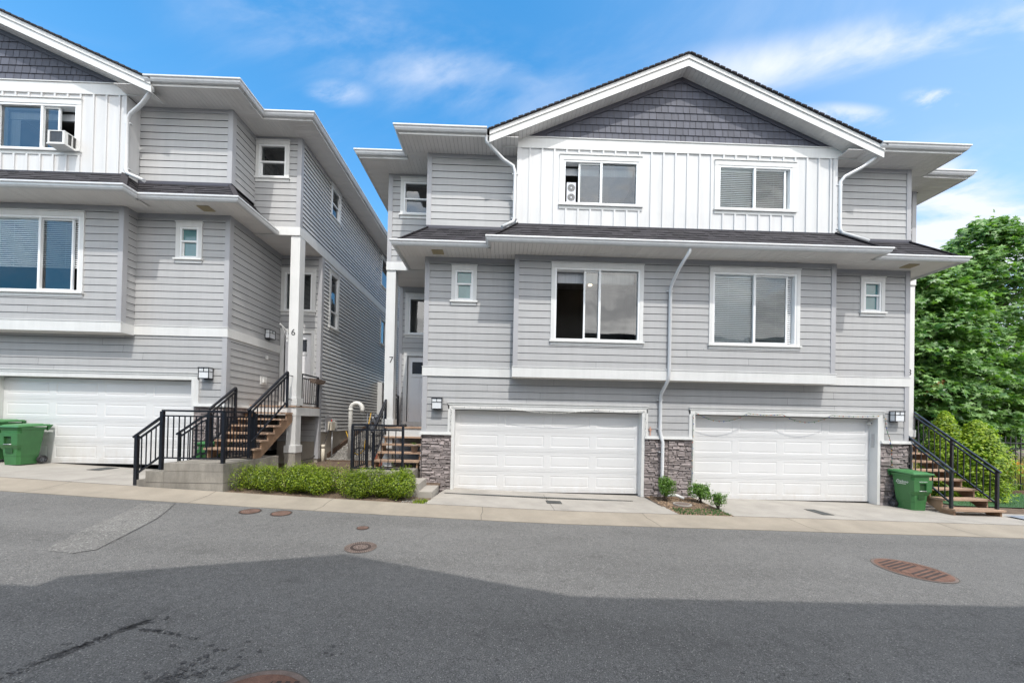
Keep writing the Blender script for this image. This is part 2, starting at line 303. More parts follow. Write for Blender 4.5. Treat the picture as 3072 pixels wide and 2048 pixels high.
def parts(mb, name, m, parent, cell=.07):
    par = list(range(len(mb.f)))
    def find(i):
        while par[i] != i: par[i] = par[par[i]]; i = par[i]
        return i
    grid = {}
    for i, f in enumerate(mb.f):
        for v in f:
            p = mb.v[v]; k = tuple(int(math.floor(c / cell)) for c in p)
            for dx in (0, 1):
                for dy in (0, 1):
                    for dz_ in (0, 1):
                        kk = (k[0] + dx, k[1] + dy, k[2] + dz_)
                        if kk in grid: par[find(i)] = find(grid[kk])
                        else: grid[kk] = i
    groups = {}
    for i in range(len(mb.f)): groups.setdefault(find(i), []).append(i)
    for fs in groups.values():
        b = MB(); mp = {}
        for i in fs:
            idx = []
            for v in mb.f[i]:
                if v not in mp: mp[v] = len(b.v); b.v.append(mb.v[v])
                idx.append(mp[v])
            b.f.append(tuple(idx)); b.m.append(mb.m[i]); b.s.append(mb.s[i])
        b.build(name, m, parent)
def thing(name, label, cat, loc=(0, 0, 0), rz=0, group=None):
    o = bpy.data.objects.new(name, None); C.objects.link(o); o.location = loc; o.rotation_euler = (0, 0, rz); o['label'] = label; o['category'] = cat; o.empty_display_size = .2
    if group: o['group'] = group
    return o
def tag(o, label, cat, group=None, kind=None):
    o['label'] = label; o['category'] = cat
    if group: o['group'] = group
    if kind: o['kind'] = kind
    return o
def copytree(o, parent=None):
    c = o.copy(); C.objects.link(c)
    if parent: c.parent = parent
    for ch in list(o.children): copytree(ch, c)
    return c
class Pl:     # a vertical plane: origin, direction U, outward normal Nn
    def __init__(s, ox, oy, ux, uy, nx, ny): s.o = (ox, oy); s.u = (ux, uy); s.n = (nx, ny)
    def p(s, u, z, d=0): return (s.o[0] + s.u[0] * u + s.n[0] * d, s.o[1] + s.u[1] * u + s.n[1] * d, z)
    def box(s, mb, u0, u1, z0, z1, d0, d1):
        mb.hexa([s.p(u0, z0, d0), s.p(u1, z0, d0), s.p(u1, z0, d1), s.p(u0, z0, d1), s.p(u0, z1, d0), s.p(u1, z1, d0), s.p(u1, z1, d1), s.p(u0, z1, d1)])
def gaps(u0, u1, hs):
    segs = [(u0, u1)]
    for a, b in hs:
        ns = []
        for p, q in segs:
            if b <= p or a >= q: ns.append((p, q))
            else:
                if a > p: ns.append((p, a))
                if b < q: ns.append((b, q))
        segs = ns
    return [s for s in segs if s[1] - s[0] > .004]
def siding(mb, pl, u0, u1, z0, z1, holes=(), ex=.178, pr=.012, joints=True, gap=.009):
    k = 0; z = z0
    rnd = random.Random(int((u0 * 31 + z0 * 7 + pl.o[0]) * 100))
    while z < z1 - .01:
        zt = min(z + ex, z1)
        cuts = sorted({z, zt} | {h for ho in holes for h in (ho[2], ho[3]) if z + .002 < h < zt - .002})
        for a, b in zip(cuts[:-1], cuts[1:]):
            mid = (a + b) / 2
            for p, q in gaps(u0, u1, [(h[0], h[1]) for h in holes if h[2] < mid < h[3]]):
                xs = [p, q]
                if joints and q - p > 3.2:
                    j = p + rnd.uniform(.25, .75) * (q - p); xs = [p, j, q]
                if b == zt and zt < z1: b -= gap
                da, db = pr * (1 - (a - z) / ex) + .003, pr * (1 - (b - z) / ex) + .003
                for i in range(len(xs) - 1):
                    x0 = xs[i] + (.0025 if i else 0); x1 = xs[i + 1] - (.0025 if i < len(xs) - 2 else 0)
                    mb.poly([pl.p(x0, a, da), pl.p(x1, a, da), pl.p(x1, b, db), pl.p(x0, b, db)])
                    if a == z:
                        mb.cm = 1; mb.poly([pl.p(x0, a, -.004), pl.p(x1, a, -.004), pl.p(x1, a, da), pl.p(x0, a, da)]); mb.cm = 0  # lip underside coloured dark to deepen the shadow line
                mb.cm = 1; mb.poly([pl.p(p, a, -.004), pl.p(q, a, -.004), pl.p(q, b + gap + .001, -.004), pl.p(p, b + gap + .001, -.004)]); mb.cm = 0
        z += ex
def sweep(mb, path, prof, ends=True):
    """path: list of (x,y,z), outward side is to the RIGHT of travel; prof: list of (outward, dz)"""
    P3 = [Vector(p) for p in path]; n = len(P3); rings = []
    for i in range(n):
        ds = []
        if i > 0: ds.append((P3[i] - P3[i - 1]).to_2d().normalized())
        if i < n - 1: ds.append((P3[i + 1] - P3[i]).to_2d().normalized())
        ns = [Vector((d.y, -d.x)) for d in ds]
        if len(ns) == 1: m = ns[0]
        else:
            m = (ns[0] + ns[1]); m = m / max(.2, (1 + ns[0].dot(ns[1])))
        rings.append([(P3[i].x + m.x * a, P3[i].y + m.y * a, P3[i].z + b) for a, b in prof])
    for i in range(n - 1):
        for k in range(len(prof)):
            j = (k + 1) % len(prof); mb.poly([rings[i][k], rings[i + 1][k], rings[i + 1][j], rings[i][j]])
    if ends: mb.poly(rings[0]); mb.poly(rings[-1])
GUT = [(0, 0), (.105, 0), (.11, -.012), (.11, -.035), (.085, -.055), (.08, -.085), (.055, -.12), (0, -.12), (-.002, -.01)]
def soffit(mb, x0, x1, y0, y1, z, d='y', pw=.1, zf=None):
    """planks; d='y': each plank runs in y, they repeat along x. zf(x) gives a sloping underside"""
    g = .006
    if d == 'y':
        n = max(1, round((x1 - x0) / pw)); st = (x1 - x0) / n
        for i in range(n):
            a, b = x0 + i * st + g / 2, x0 + (i + 1) * st - g / 2; za, zb = (zf(a), zf(b)) if zf else (z, z)
            mb.hexa([(a, y0, za), (b, y0, zb), (b, y1, zb), (a, y1, za), (a, y0, za + .012), (b, y0, zb + .012), (b, y1, zb + .012), (a, y1, za + .012)])
    else:
        n = max(1, round((y1 - y0) / pw)); st = (y1 - y0) / n
        for i in range(n): mb.box(x0, x1, y0 + i * st + g / 2, y0 + (i + 1) * st - g / 2, z, z + .012)
    mb.cm = 1
    za, zb = (zf(x0), zf(x1)) if zf else (z, z)
    mb.poly([(x0, y0, za + .013), (x1, y0, zb + .013), (x1, y1, zb + .013), (x0, y1, za + .013)]); mb.cm = 0
def courses(mb, a0, a1, b0, b1, n, tab=.25, seed=1, th=.009):
    """shingles on a quad: a0-a1 is the eave edge, b0-b1 the top edge"""
    r = random.Random(seed); a0, a1, b0, b1 = map(Vector, (a0, a1, b0, b1)); nrm = (a1 - a0).cross(b0 - a0)
    if nrm.length < 1e-6: return
    nrm.normalize()
    if nrm.z < 0: nrm = -nrm
    for k in range(n):
        f0, f1 = k / n, min(1, (k + 1.15) / n)
        l0, l1 = a0.lerp(b0, f0), a1.lerp(b1, f0); h0, h1 = a0.lerp(b0, f1), a1.lerp(b1, f1); ln = (l1 - l0).length
        if ln < .02: continue
        t = 0; p = -r.random() * tab
        while p < ln:
            q = p + tab * r.uniform(.5, 1.3); s0, s1 = max(0, p) / ln, min(ln, q) / ln
            if s1 > s0:
                lift = th + (th * .8 if r.random() < .45 else 0)
                A, B, Cc, D = l0.lerp(l1, s0), l0.lerp(l1, s1), h0.lerp(h1, s1), h0.lerp(h1, s0)
                mb.poly([A + nrm * lift, B + nrm * lift, Cc + nrm * .001, D + nrm * .001]); mb.poly([A, B, B + nrm * lift, A + nrm * lift])
            p = q
def clip(poly, a, b, c):  # keep a*x+b*z<=c
    out = []
    for i in range(len(poly)):
        p, q = poly[i], poly[(i + 1) % len(poly)]; fp, fq = a * p[0] + b * p[1] - c, a * q[0] + b * q[1] - c
        if fp <= 0: out.append(p)
        if (fp < 0 < fq) or (fq < 0 < fp): t = fp / (fp - fq); out.append((p[0] + (q[0] - p[0]) * t, p[1] + (q[1] - p[1]) * t))
    return out
def text(s, size, name, m, parent, loc, rot, ext=.003, italic=0):
    cu = bpy.data.curves.new(name, 'FONT'); cu.body = s; cu.size = size; cu.extrude = ext; cu.align_x = 'CENTER'; cu.align_y = 'CENTER'; cu.shear = italic; cu.resolution_u = 3
    tmp = bpy.data.objects.new('tmp', cu); C.objects.link(tmp); dg = bpy.context.evaluated_depsgraph_get(); me = bpy.data.meshes.new_from_object(tmp.evaluated_get(dg)); bpy.data.objects.remove(tmp)
    me.materials.clear(); me.materials.append(MT[m]); o = bpy.data.objects.new(name, me); C.objects.link(o); o.parent = parent; o.location = loc; o.rotation_euler = rot; return o
# ---------------------------------------------------------------- ground
def G(x, y):
    x = max(-45, min(45, x))
    return -.0155 * x + .34 * (max(0, -3 - x) / 12) ** 1.3 + .03 * max(min(y, 0), -3) + .01 * max(-12, min(0, y + 3))
def lerp_t(tb, v):
    for (a, p), (b, q) in zip(tb[:-1], tb[1:]):
        if v <= b: return p + (q - p) * max(0, (v - a)) / (b - a)
    return tb[-1][1]
def T(x, y):   # terrain between the two houses
    return lerp_t([(-1.7, G(x, -1.7)), (-.8, G(x, -.8) + .02), (1, .42), (2.3, .5), (2.7, .58), (4.4, 1.10), (8, 1.98), (14, 2.9), (30, 3.2)], y)
def sheet(name, xs, ys, zf, m, kind='structure', th=0):
    mb = MB(); mb.cs = True
    idx = {}
    for i, x in enumerate(xs):
        for j, y in enumerate(ys): idx[i, j] = len(mb.v); mb.v.append((x, y, zf(x, y)))
    for i in range(len(xs) - 1):
        for j in range(len(ys) - 1): mb.f.append((idx[i, j], idx[i + 1, j], idx[i + 1, j + 1], idx[i, j + 1])); mb.m.append(0); mb.s.append(True)
    o = mb.build(name, m); o['kind'] = kind; return o
def rng(a, b, s): n = max(1, round((b - a) / s)); return [a + (b - a) * i / n for i in range(n + 1)]
def gback(x, y):
    z = G(x, min(y, 0)) - .06
    if x < -6.4 and y > -1.6: z = min(T(x, y), 3) - .06 if x > -10.2 else z + max(0, y) * .1
    if x > 7.7 and y > -1: z -= .0
    return z
sheet('ground', [-600, -200, -80] + rng(-45, 45, 1.0) + [80, 200, 600], [-600, -200, -60] + rng(-30, 40, 1.0) + [80, 200, 600], lambda x, y: gback(x, y) - .06, 'soil')
KI, KO = -1.70, -2.44
sheet('road', rng(-45, 45, .5), rng(-40, -12, 4) + rng(-11.5, KO + .1, .4), lambda x, y: G(x, y), 'asphalt')
mb = MB()
for x0, x1 in zip(rng(-45, 45, .5)[:-1], rng(-45, 45, .5)[1:]):
    prof = [(KO, -.03), (KO, .010), (KO + .30, .006), (KO + .5, .022), (KI - .004, .05), (KI - .004, -.03)]
    for (ya, za), (yb, zb) in zip(prof[:-1], prof[1:]): mb.poly([(x0, ya, G(x0, ya) + za), (x1, ya, G(x1, ya) + za), (x1, yb, G(x1, yb) + zb), (x0, yb, G(x0, yb) + zb)])
mb.cm = 1
for xj, dx in ((-13.2, .0), (-10.25, .05), (-7.85, .0), (-4.72, 0), (-1.35, .1), (1.78, .12), (5.05, .1), (-16, 0), (8.2, 0)):
    prof = [(KO - .002, .0125), (KO + .30, .0085), (KO + .5, .0245), (KI - .004, .0525)]
    for k, ((ya, za), (yb, zb)) in enumerate(zip(prof[:-1], prof[1:])):
        xa = xj + dx * (1 - k / 3) + .012 * math.sin(k * 3 + xj); xb = xj + dx * (1 - (k + 1) / 3) + .012 * math.sin((k + 1) * 3 + xj)
        mb.poly([(xa - .005, ya, G(xa, ya) + za), (xa + .005, ya, G(xa, ya) + za), (xb + .005, yb, G(xb, yb) + zb), (xb - .005, yb, G(xb, yb) + zb)])
o = mb.build('kerb', ['kerb', 'joint']); o['kind'] = 'structure'
def DZ(x, y): return G(x, y) + .05
def drive(name, poly, joints=()):
    # poly: front x0,x1 at y=KI and back x2,x3 at y=yb
    x0, x1, x2, x3, yb = poly; mb = MB()
    ys = rng(KI, yb, .3); n = max(2, int((x1 - x0) / .5))
    for a, b in zip(ys[:-1], ys[1:]):
        fa, fb = (a - KI) / (yb - KI), (b - KI) / (yb - KI)
        for i in range(n):
            def X_(i, f): return (x0 + (x2 - x0) * f) + ((x1 + (x3 - x1) * f) - (x0 + (x2 - x0) * f)) * i / n
            def H(x, y): return G(x, y) + .05 * (1 - (y - KI) / 1.7) if y < 0 else G(x, y) + .0
            q = [(X_(i, fa), a), (X_(i + 1, fa), a), (X_(i + 1, fb), b), (X_(i, fb), b)]
            mb.poly([(x, y, H(x, y)) for x, y in q])
    mb.cm = 1
    for (xa, ya, xb, yb_) in joints:
        d = Vector((xb - xa, yb_ - ya)).normalized() * .005; nn = Vector((-d.y, d.x)); H = lambda x, y: G(x, y) + .05 * (1 - (y - KI) / 1.7) + .003
        m_ = 6
        for k in range(m_):
            A = (xa + (xb - xa) * k / m_, ya + (yb_ - ya) * k / m_); B = (xa + (xb - xa) * (k + 1) / m_, ya + (yb_ - ya) * (k + 1) / m_)
            mb.poly([(A[0] - nn.x, A[1] - nn.y, H(*A)), (A[0] + nn.x, A[1] + nn.y, H(*A)), (B[0] + nn.x, B[1] + nn.y, H(*B)), (B[0] - nn.x, B[1] - nn.y, H(*B))])
    o = mb.build(name, ['conc', 'joint']); o['kind'] = 'structure'; return o
drive('driveway', (-5.97, -.53, -5.70, -.57, .5), [(-3.2, KI + .02, -3.25, -.1), (-5.95, KI + .012, -.5, KI + .012)])
drive('driveway', (.66, 9.5, .66, 9.5, -.6), [(.66, KI + .012, 9.5, KI + .012), (3.5, KI + .02, 3.1, -.9), (6.4, KI, 5.2, -.7)])
drive('driveway', (-22, -11.86, -22, -11.3, .5), [(-22, KI + .012, -11.9, KI + .012), (-13.3, KI + .02, -13.2, -.1)])
sheet('driveway', rng(.66, 7.2, .5), rng(-.6, .5, .3), lambda x, y: G(x, y) + (.05 * (1 - (y - KI) / 1.7) if y < 0 else 0) + .0005, 'conc')
sheet('garden_soil', rng(-.6, .68, .2), rng(-1.69, .1, .2), lambda x, y: G(x, y) + .035 + .02 * noise.noise(Vector((x * 3, y * 3, 0))), 'soil')
sheet('garden_soil', rng(-10.3, -5.9, .2), rng(-1.69, 2.3, .2), lambda x, y: T(x, y) + .03 + .02 * noise.noise(Vector((x * 3, y * 3, 0))), 'soil')
sheet('gravel_slope', rng(-10.6, -6.3, .25), rng(2.3, 14, .25), lambda x, y: T(x, y) + .03 * noise.noise(Vector((x * 2, y * 2, 0))), 'gravel')
sheet('garden_soil', rng(7.2, 16, .4), rng(-.62, 8, .4), lambda x, y: G(x, min(y, 0)) + .0 + .02 * noise.noise(Vector((x * 2, y * 2, 3))), 'soil')
sheet('lawn', rng(7.9, 16, .4), rng(.1, 2.4, .4), lambda x, y: G(x, 0) + .03, mat('lawn_green', (.05, .13, .05), .9, .3, 5, fine=.4))
sheet('paved_path', rng(7.75, 12, .5), [-1.3, -1.1, -.9], lambda x, y: G(x, y) + .062, 'paver')
# patch, cracks and stains on the road
def flat(pts, h, m, name, lab=None):
    mb = MB(); c = (sum(p[0] for p in pts) / len(pts), sum(p[1] for p in pts) / len(pts))
    for i in range(len(pts)):
        p, q = pts[i], pts[(i + 1) % len(pts)]
        for k in range(5):
            f, g_ = k / 5, (k + 1) / 5
            A = [(c[0] + (p[0] - c[0]) * f, c[1] + (p[1] - c[1]) * f), (c[0] + (p[0] - c[0]) * g_, c[1] + (p[1] - c[1]) * g_), (c[0] + (q[0] - c[0]) * g_, c[1] + (q[1] - c[1]) * g_), (c[0] + (q[0] - c[0]) * f, c[1] + (q[1] - c[1]) * f)]
            mb.poly([(x, y, G(x, y) + h) for x, y in A])
    o = mb.build(name, m); o['kind'] = 'structure'; return o
def rough_poly(pts, amp, step=.12, sd=1):
    r = random.Random(sd); out = []
    for i in range(len(pts)):
        p, q = Vector(pts[i]), Vector(pts[(i + 1) % len(pts)]); n = max(1, int((q - p).length / step))
        for k in range(n): v = p.lerp(q, k / n); out.append((v.x + r.uniform(-amp, amp), v.y + r.uniform(-amp, amp)))
    return out
flat(rough_poly([(-10.86, -2.62), (-10.36, -2.52), (-9.85, -3.42), (-9.6, -4.1), (-9.42, -4.6), (-9.55, -4.74), (-9.92, -4.72), (-10.25, -4.1), (-10.55, -3.3)], .02), .004, 'patch', 'asphalt_patch')
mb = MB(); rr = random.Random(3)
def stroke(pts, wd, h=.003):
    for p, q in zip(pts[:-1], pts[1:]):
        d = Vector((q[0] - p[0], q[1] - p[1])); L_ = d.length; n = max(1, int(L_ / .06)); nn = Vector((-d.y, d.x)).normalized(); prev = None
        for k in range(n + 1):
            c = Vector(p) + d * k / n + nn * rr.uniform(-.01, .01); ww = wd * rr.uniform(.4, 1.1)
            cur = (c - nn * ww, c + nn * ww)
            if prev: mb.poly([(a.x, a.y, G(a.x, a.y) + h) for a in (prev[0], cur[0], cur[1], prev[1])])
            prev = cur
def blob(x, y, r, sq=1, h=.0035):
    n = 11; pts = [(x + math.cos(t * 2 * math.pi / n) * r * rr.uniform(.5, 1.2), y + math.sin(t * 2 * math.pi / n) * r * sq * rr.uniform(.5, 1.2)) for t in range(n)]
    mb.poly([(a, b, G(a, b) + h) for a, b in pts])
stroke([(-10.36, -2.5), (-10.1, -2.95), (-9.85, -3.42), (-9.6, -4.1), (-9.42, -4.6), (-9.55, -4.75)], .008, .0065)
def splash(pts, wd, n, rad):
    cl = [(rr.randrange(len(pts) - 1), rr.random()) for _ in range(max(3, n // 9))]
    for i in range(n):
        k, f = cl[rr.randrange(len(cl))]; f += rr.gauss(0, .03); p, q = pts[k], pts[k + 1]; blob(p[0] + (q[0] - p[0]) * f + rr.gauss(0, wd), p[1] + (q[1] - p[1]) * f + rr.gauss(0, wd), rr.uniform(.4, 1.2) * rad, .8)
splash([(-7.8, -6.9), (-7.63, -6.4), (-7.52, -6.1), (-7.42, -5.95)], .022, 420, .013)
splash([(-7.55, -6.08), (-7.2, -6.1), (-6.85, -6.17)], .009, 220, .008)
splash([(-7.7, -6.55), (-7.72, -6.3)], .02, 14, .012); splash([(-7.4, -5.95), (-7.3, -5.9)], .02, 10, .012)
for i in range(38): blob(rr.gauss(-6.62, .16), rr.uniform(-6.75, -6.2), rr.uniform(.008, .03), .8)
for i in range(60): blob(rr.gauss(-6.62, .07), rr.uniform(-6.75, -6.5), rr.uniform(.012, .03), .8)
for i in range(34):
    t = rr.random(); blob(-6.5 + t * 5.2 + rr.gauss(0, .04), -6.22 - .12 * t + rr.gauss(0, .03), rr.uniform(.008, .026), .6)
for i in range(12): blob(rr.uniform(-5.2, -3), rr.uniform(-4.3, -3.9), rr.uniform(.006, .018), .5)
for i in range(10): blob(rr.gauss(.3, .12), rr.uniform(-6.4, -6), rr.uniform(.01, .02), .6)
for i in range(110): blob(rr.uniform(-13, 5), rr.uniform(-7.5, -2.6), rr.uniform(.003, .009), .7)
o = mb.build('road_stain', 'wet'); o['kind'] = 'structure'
# ---------------------------------------------------------------- house
XB, YB, XC, XR0, YK, YE = 4.093, -.316, 6.401, 7.665, .833, 2.095
XR = XR0
DEPTH = 13
HZ = [('bay', .843, 3.182, 3.857, 5.92)]
def window(root, pl, u0, u1, z0, z1, style, name='window', lab=None, tw=.09, deep=.035, tealm=False, mull=None, stile=None, room=True, bl=0, head=.11, mirror=1, gl='glass', sillx=.03):
    """casing outer box u0..u1, z0..z1 (z0 = underside of the sill)"""
    mb = MB()
    pl.box(mb, u0, u1, z1 - head, z1, 0, deep); pl.box(mb, u0 - .01, u1 + .01, z1 + .002, z1 + .02, 0, deep + .02)
    pl.box(mb, u0, u0 + tw, z0 + .12, z1 - head - .001, 0, deep - .004); pl.box(mb, u1 - tw, u1, z0 + .12, z1 - head - .001, 0, deep - .004)
    win = mb.build(name, 'white', root)
    if lab: win['label'] = lab
    mb = MB(); pl.box(mb, u0 - .0, u1 + .0, z0, z0 + .075, 0, deep - .008); pl.box(mb, u0 - sillx, u1 + sillx, z0 + .077, z0 + .12, 0, deep + .035)
    mb.build('sill', 'white', win)
    a, b, c, d = u0 + tw + .002, u1 - tw - .002, z0 + .122, z1 - head - .002; fw = .045
    mb = MB()
    for (p, q, r_, s_) in ((a, b, d - fw, d), (a, b, c, c + fw), (a, a + fw, c + fw + .001, d - fw - .001), (b - fw, b, c + fw + .001, d - fw - .001)): pl.box(mb, p, q, r_, s_, -.06, deep - .012)
    g0, g1, h0, h1 = a + fw, b - fw, c + fw, d - fw; D = -.03
    panes = []
    if bl: gl = 'glassb'
    if style == 'slide':
        m_ = mull; pl.box(mb, m_ - .028, m_ + .028, h0, h1, D - .01, deep - .02)
        st = stile
        pl.box(mb, st - .022, st + .022, h0, h1, D - .03, D + .005)
        lo, hi = (g0, m_ - .028) if not (g0 < st < m_) else (m_ + .028, g1)      # fixed side
        panes.append((lo, hi, h0, h1, D, gl))
        if g0 < st < m_: panes.append((st + .022, m_ - .028, h0, h1, D - .012, gl)); sash = (st, m_)
        else: panes.append((m_ + .028, st - .022, h0, h1, D - .012, gl)); sash = (m_, st)
        pl.box(mb, sash[0], sash[1], h1 - .035, h1 - .001, D - .03, D + .004); pl.box(mb, sash[0], sash[1], h0 + .001, h0 + .035, D - .03, D + .004)
    elif style == 'hung':
        mz = mull; pl.box(mb, g0, g1, mz - .02, mz + .02, D - .01, deep - .02)
        pl.box(mb, g0 + .0, g0 + .03, h0, mz - .021, D - .02, D + .012); pl.box(mb, g1 - .03, g1, h0, mz - .021, D - .02, D + .012)
        pl.box(mb, g0 + .031, g1 - .031, h0, h0 + .03, D - .02, D + .012)
        panes += [(g0, g1, mz + .02, h1, D, gl), (g0 + .03, g1 - .03, h0 + .03, mz - .02, D - .005, gl)]
    else: panes.append((g0, g1, h0, h1, D, gl))
    mb.build('frame', 'frame', win)
    for ip, (p, q, r_, s_, dd, gm) in enumerate(panes):
        if bl and ip == 1: gm = 'glassbd'
        mb = MB(); mb.poly([pl.p(p, r_, dd), pl.p(q, r_, dd), pl.p(q, s_, dd), pl.p(p, s_, dd)]); mb.build('pane', gm, win)
    if style == 'slide':
        rest = (g0, stile - .02) if g0 < stile < mull else (stile + .02, g1)
        if lab is None or 'fan' not in (lab or ''):
            pass
    if bl:
        mb = MB(); zt = h1 - .005; zb = h0 + (h1 - h0) * (1 - bl); n = int((zt - zb) / .048)
        for i in range(n):
            z = zt - .04 - i * .048
            mb.poly([pl.p(g0 + .01, z - .020, -.08), pl.p(g1 - .01, z - .020, -.08), pl.p(g1 - .01, z + .016, -.095), pl.p(g0 + .01, z + .016, -.095)])
        pl.box(mb, g0 + .01, g1 - .01, zb - .02, zb + .012, -.12, -.085); pl.box(mb, g0 + .01, g1 - .01, zt - .03, zt, -.12, -.08)
        for f in (.2, .5, .8):
            uu = g0 + (g1 - g0) * f; pl.box(mb, uu - .002, uu + .002, zb, zt, -.084, -.083)
        mb.build('blind', 'blind', win)
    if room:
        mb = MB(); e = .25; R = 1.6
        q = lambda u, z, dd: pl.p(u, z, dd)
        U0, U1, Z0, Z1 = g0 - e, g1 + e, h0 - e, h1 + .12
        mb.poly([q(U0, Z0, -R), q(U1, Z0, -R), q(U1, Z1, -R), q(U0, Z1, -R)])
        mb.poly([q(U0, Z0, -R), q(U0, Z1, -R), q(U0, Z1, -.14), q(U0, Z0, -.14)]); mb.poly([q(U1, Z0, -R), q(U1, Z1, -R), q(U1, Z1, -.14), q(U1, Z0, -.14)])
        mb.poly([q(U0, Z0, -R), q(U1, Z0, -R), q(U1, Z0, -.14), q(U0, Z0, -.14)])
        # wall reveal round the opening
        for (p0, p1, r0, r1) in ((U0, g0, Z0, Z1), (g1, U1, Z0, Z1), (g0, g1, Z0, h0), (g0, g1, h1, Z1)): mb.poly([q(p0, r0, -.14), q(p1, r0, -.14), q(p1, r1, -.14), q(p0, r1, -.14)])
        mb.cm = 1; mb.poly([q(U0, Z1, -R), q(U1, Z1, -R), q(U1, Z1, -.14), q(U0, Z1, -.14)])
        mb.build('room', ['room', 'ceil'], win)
        mb = MB()
        for (p0, p1, r0, r1) in ((g0 - .045, g0, h0 - .045, h1 + .045), (g1, g1 + .045, h0 - .045, h1 + .045), (g0, g1, h0 - .045, h0), (g0, g1, h1, h1 + .045)): pl.box(mb, p0, p1, r0, r1, -.145, -.061)
        mb.build('reveal', 'frame', win)
    return win
def garage_door(root, x0, x1, z0, z1, y, lab=None):
    mb = MB(); rows, cols = 4, 4; H = (z1 - z0) / rows; W = (x1 - x0) / cols
    for r_ in range(rows):
        za, zb = z0 + r_ * H, z0 + (r_ + 1) * H - .006
        # section: flat skin with one bead above and below the panels
        px = []
        for c in range(cols):
            a, b = x0 + c * W, x0 + (c + 1) * W
            # panel frame
            e = .085; pa, pb, pc, pd = a + e, b - e, za + .13, zb - .09
            # skin around panel
            for (p, q, s0, s1) in ((a, pa, za, zb), (pb, b, za, zb), (pa, pb, za, pc), (pa, pb, pd, zb)): mb.poly([(p, y, s0), (q, y, s0), (q, y, s1), (p, y, s1)])
            i1, i2 = .022, .055
            R0 = [(pa, y, pc), (pb, y, pc), (pb, y, pd), (pa, y, pd)]
            R1 = [(pa + i1, y + .007, pc + i1), (pb - i1, y + .007, pc + i1), (pb - i1, y + .007, pd - i1), (pa + i1, y + .007, pd - i1)]
            R2 = [(pa + i2, y + .001, pc + i2), (pb - i2, y + .001, pc + i2), (pb - i2, y + .001, pd - i2), (pa + i2, y + .001, pd - i2)]
            for A, B in ((R0, R1), (R1, R2)):
                for k in range(4): mb.poly([A[k], A[(k + 1) % 4], B[(k + 1) % 4], B[k]])
            mb.poly(R2)
        for zz_ in (za + .045, za + .075, zb - .03):     # beads
            mb.box(x0, x1, y - .003, y - .0005, zz_ - .004, zz_ + .004)
        mb.poly([(x0, y, zb), (x1, y, zb), (x1, y + .03, zb), (x0, y + .03, zb)]); mb.poly([(x0, y + .03, zb), (x1, y + .03, zb), (x1, y + .03, zb + .006), (x0, y + .03, zb + .006)])
    o = mb.build('garage_door', 'door_white', root)
    if lab: o['label'] = lab
    mb = MB(); mb.box(x0, x1, y - .004, y + .03, z0 - .022, z0 - .001); mb.build('door_seal', 'blackp', o)
    return o
def stonework(mb, pl, u0, u1, z0, z1, seed):
    r = random.Random(seed); z = z0
    mb.cm = 1; pl.box(mb, u0, u1, z0, z1, 0, .012); mb.cm = 0
    while z < z1 - .01:
        h = min(r.choice((.028, .036, .045, .055, .07)), z1 - z); u = u0
        while u < u1 - .005:
            l = min(r.uniform(.07, .34), u1 - u)
            if u1 - u - l < .04: l = u1 - u
            parts = [(z, z + h)] if h < .05 or r.random() < .5 else [(z, z + h * .45), (z + h * .45, z + h)]
            for a, b in parts:
                d = r.uniform(.022, .055); g = .004; e = min(.012, (b - a) * .3)
                j = lambda: r.uniform(-.003, .003)
                mb.hexa([pl.p(u + g, a + g + j(), .012), pl.p(u + l - g, a + g + j(), .012), pl.p(u + l - g - e, a + g + j(), d + j()), pl.p(u + g + e * .5, a + g + j(), d + j()),
                         pl.p(u + g, b - g * .5, .012), pl.p(u + l - g, b - g * .5, .012), pl.p(u + l - g - e, b - g - e * .4 + j(), d - .006 + j()), pl.p(u + g + e * .5, b - g - e * .4 + j(), d - .006 + j())])
            u += l
        z += h
def wall_lamp(root, pl, u, z, zh=.27, lab=None):
    mb = MB(); w_, d0, d1 = .13, .02, .17
    pl.box(mb, u - .10, u + .10, z - .02, z + zh + .0, .0, .022)
    for a in (u - w_, u + w_ - .014):
        for dd in (d0 + .01, d1 - .014): pl.box(mb, a, a + .014, z, z + zh, dd, dd + .014)
    for zq, h in ((z, .012), (z + zh - .012, .02)): pl.box(mb, u - w_ - .006, u + w_ + .006, zq, zq + h, .022, d1 + .006)
    zm = z + zh * .62
    pl.box(mb, u - w_, u + w_, zm, zm + .012, d1 - .013, d1 + .002); pl.box(mb, u - .006, u + .006, zm + .012, z + zh - .012, d1 - .013, d1 + .002)
    for a in (u - w_ - .002, u + w_ - .010): pl.box(mb, a, a + .012, zm, zm + .012, d0 + .01, d1)
    lamp = mb.build('wall_lamp', 'black', root)
    if lab: lamp['label'] = lab
    mb = MB(); pl.box(mb, u - w_ + .006, u + w_ - .006, z + .012, z + zh - .012, d0 + .012, d1 - .008); mb.build('lamp_shade', 'glassw', lamp)
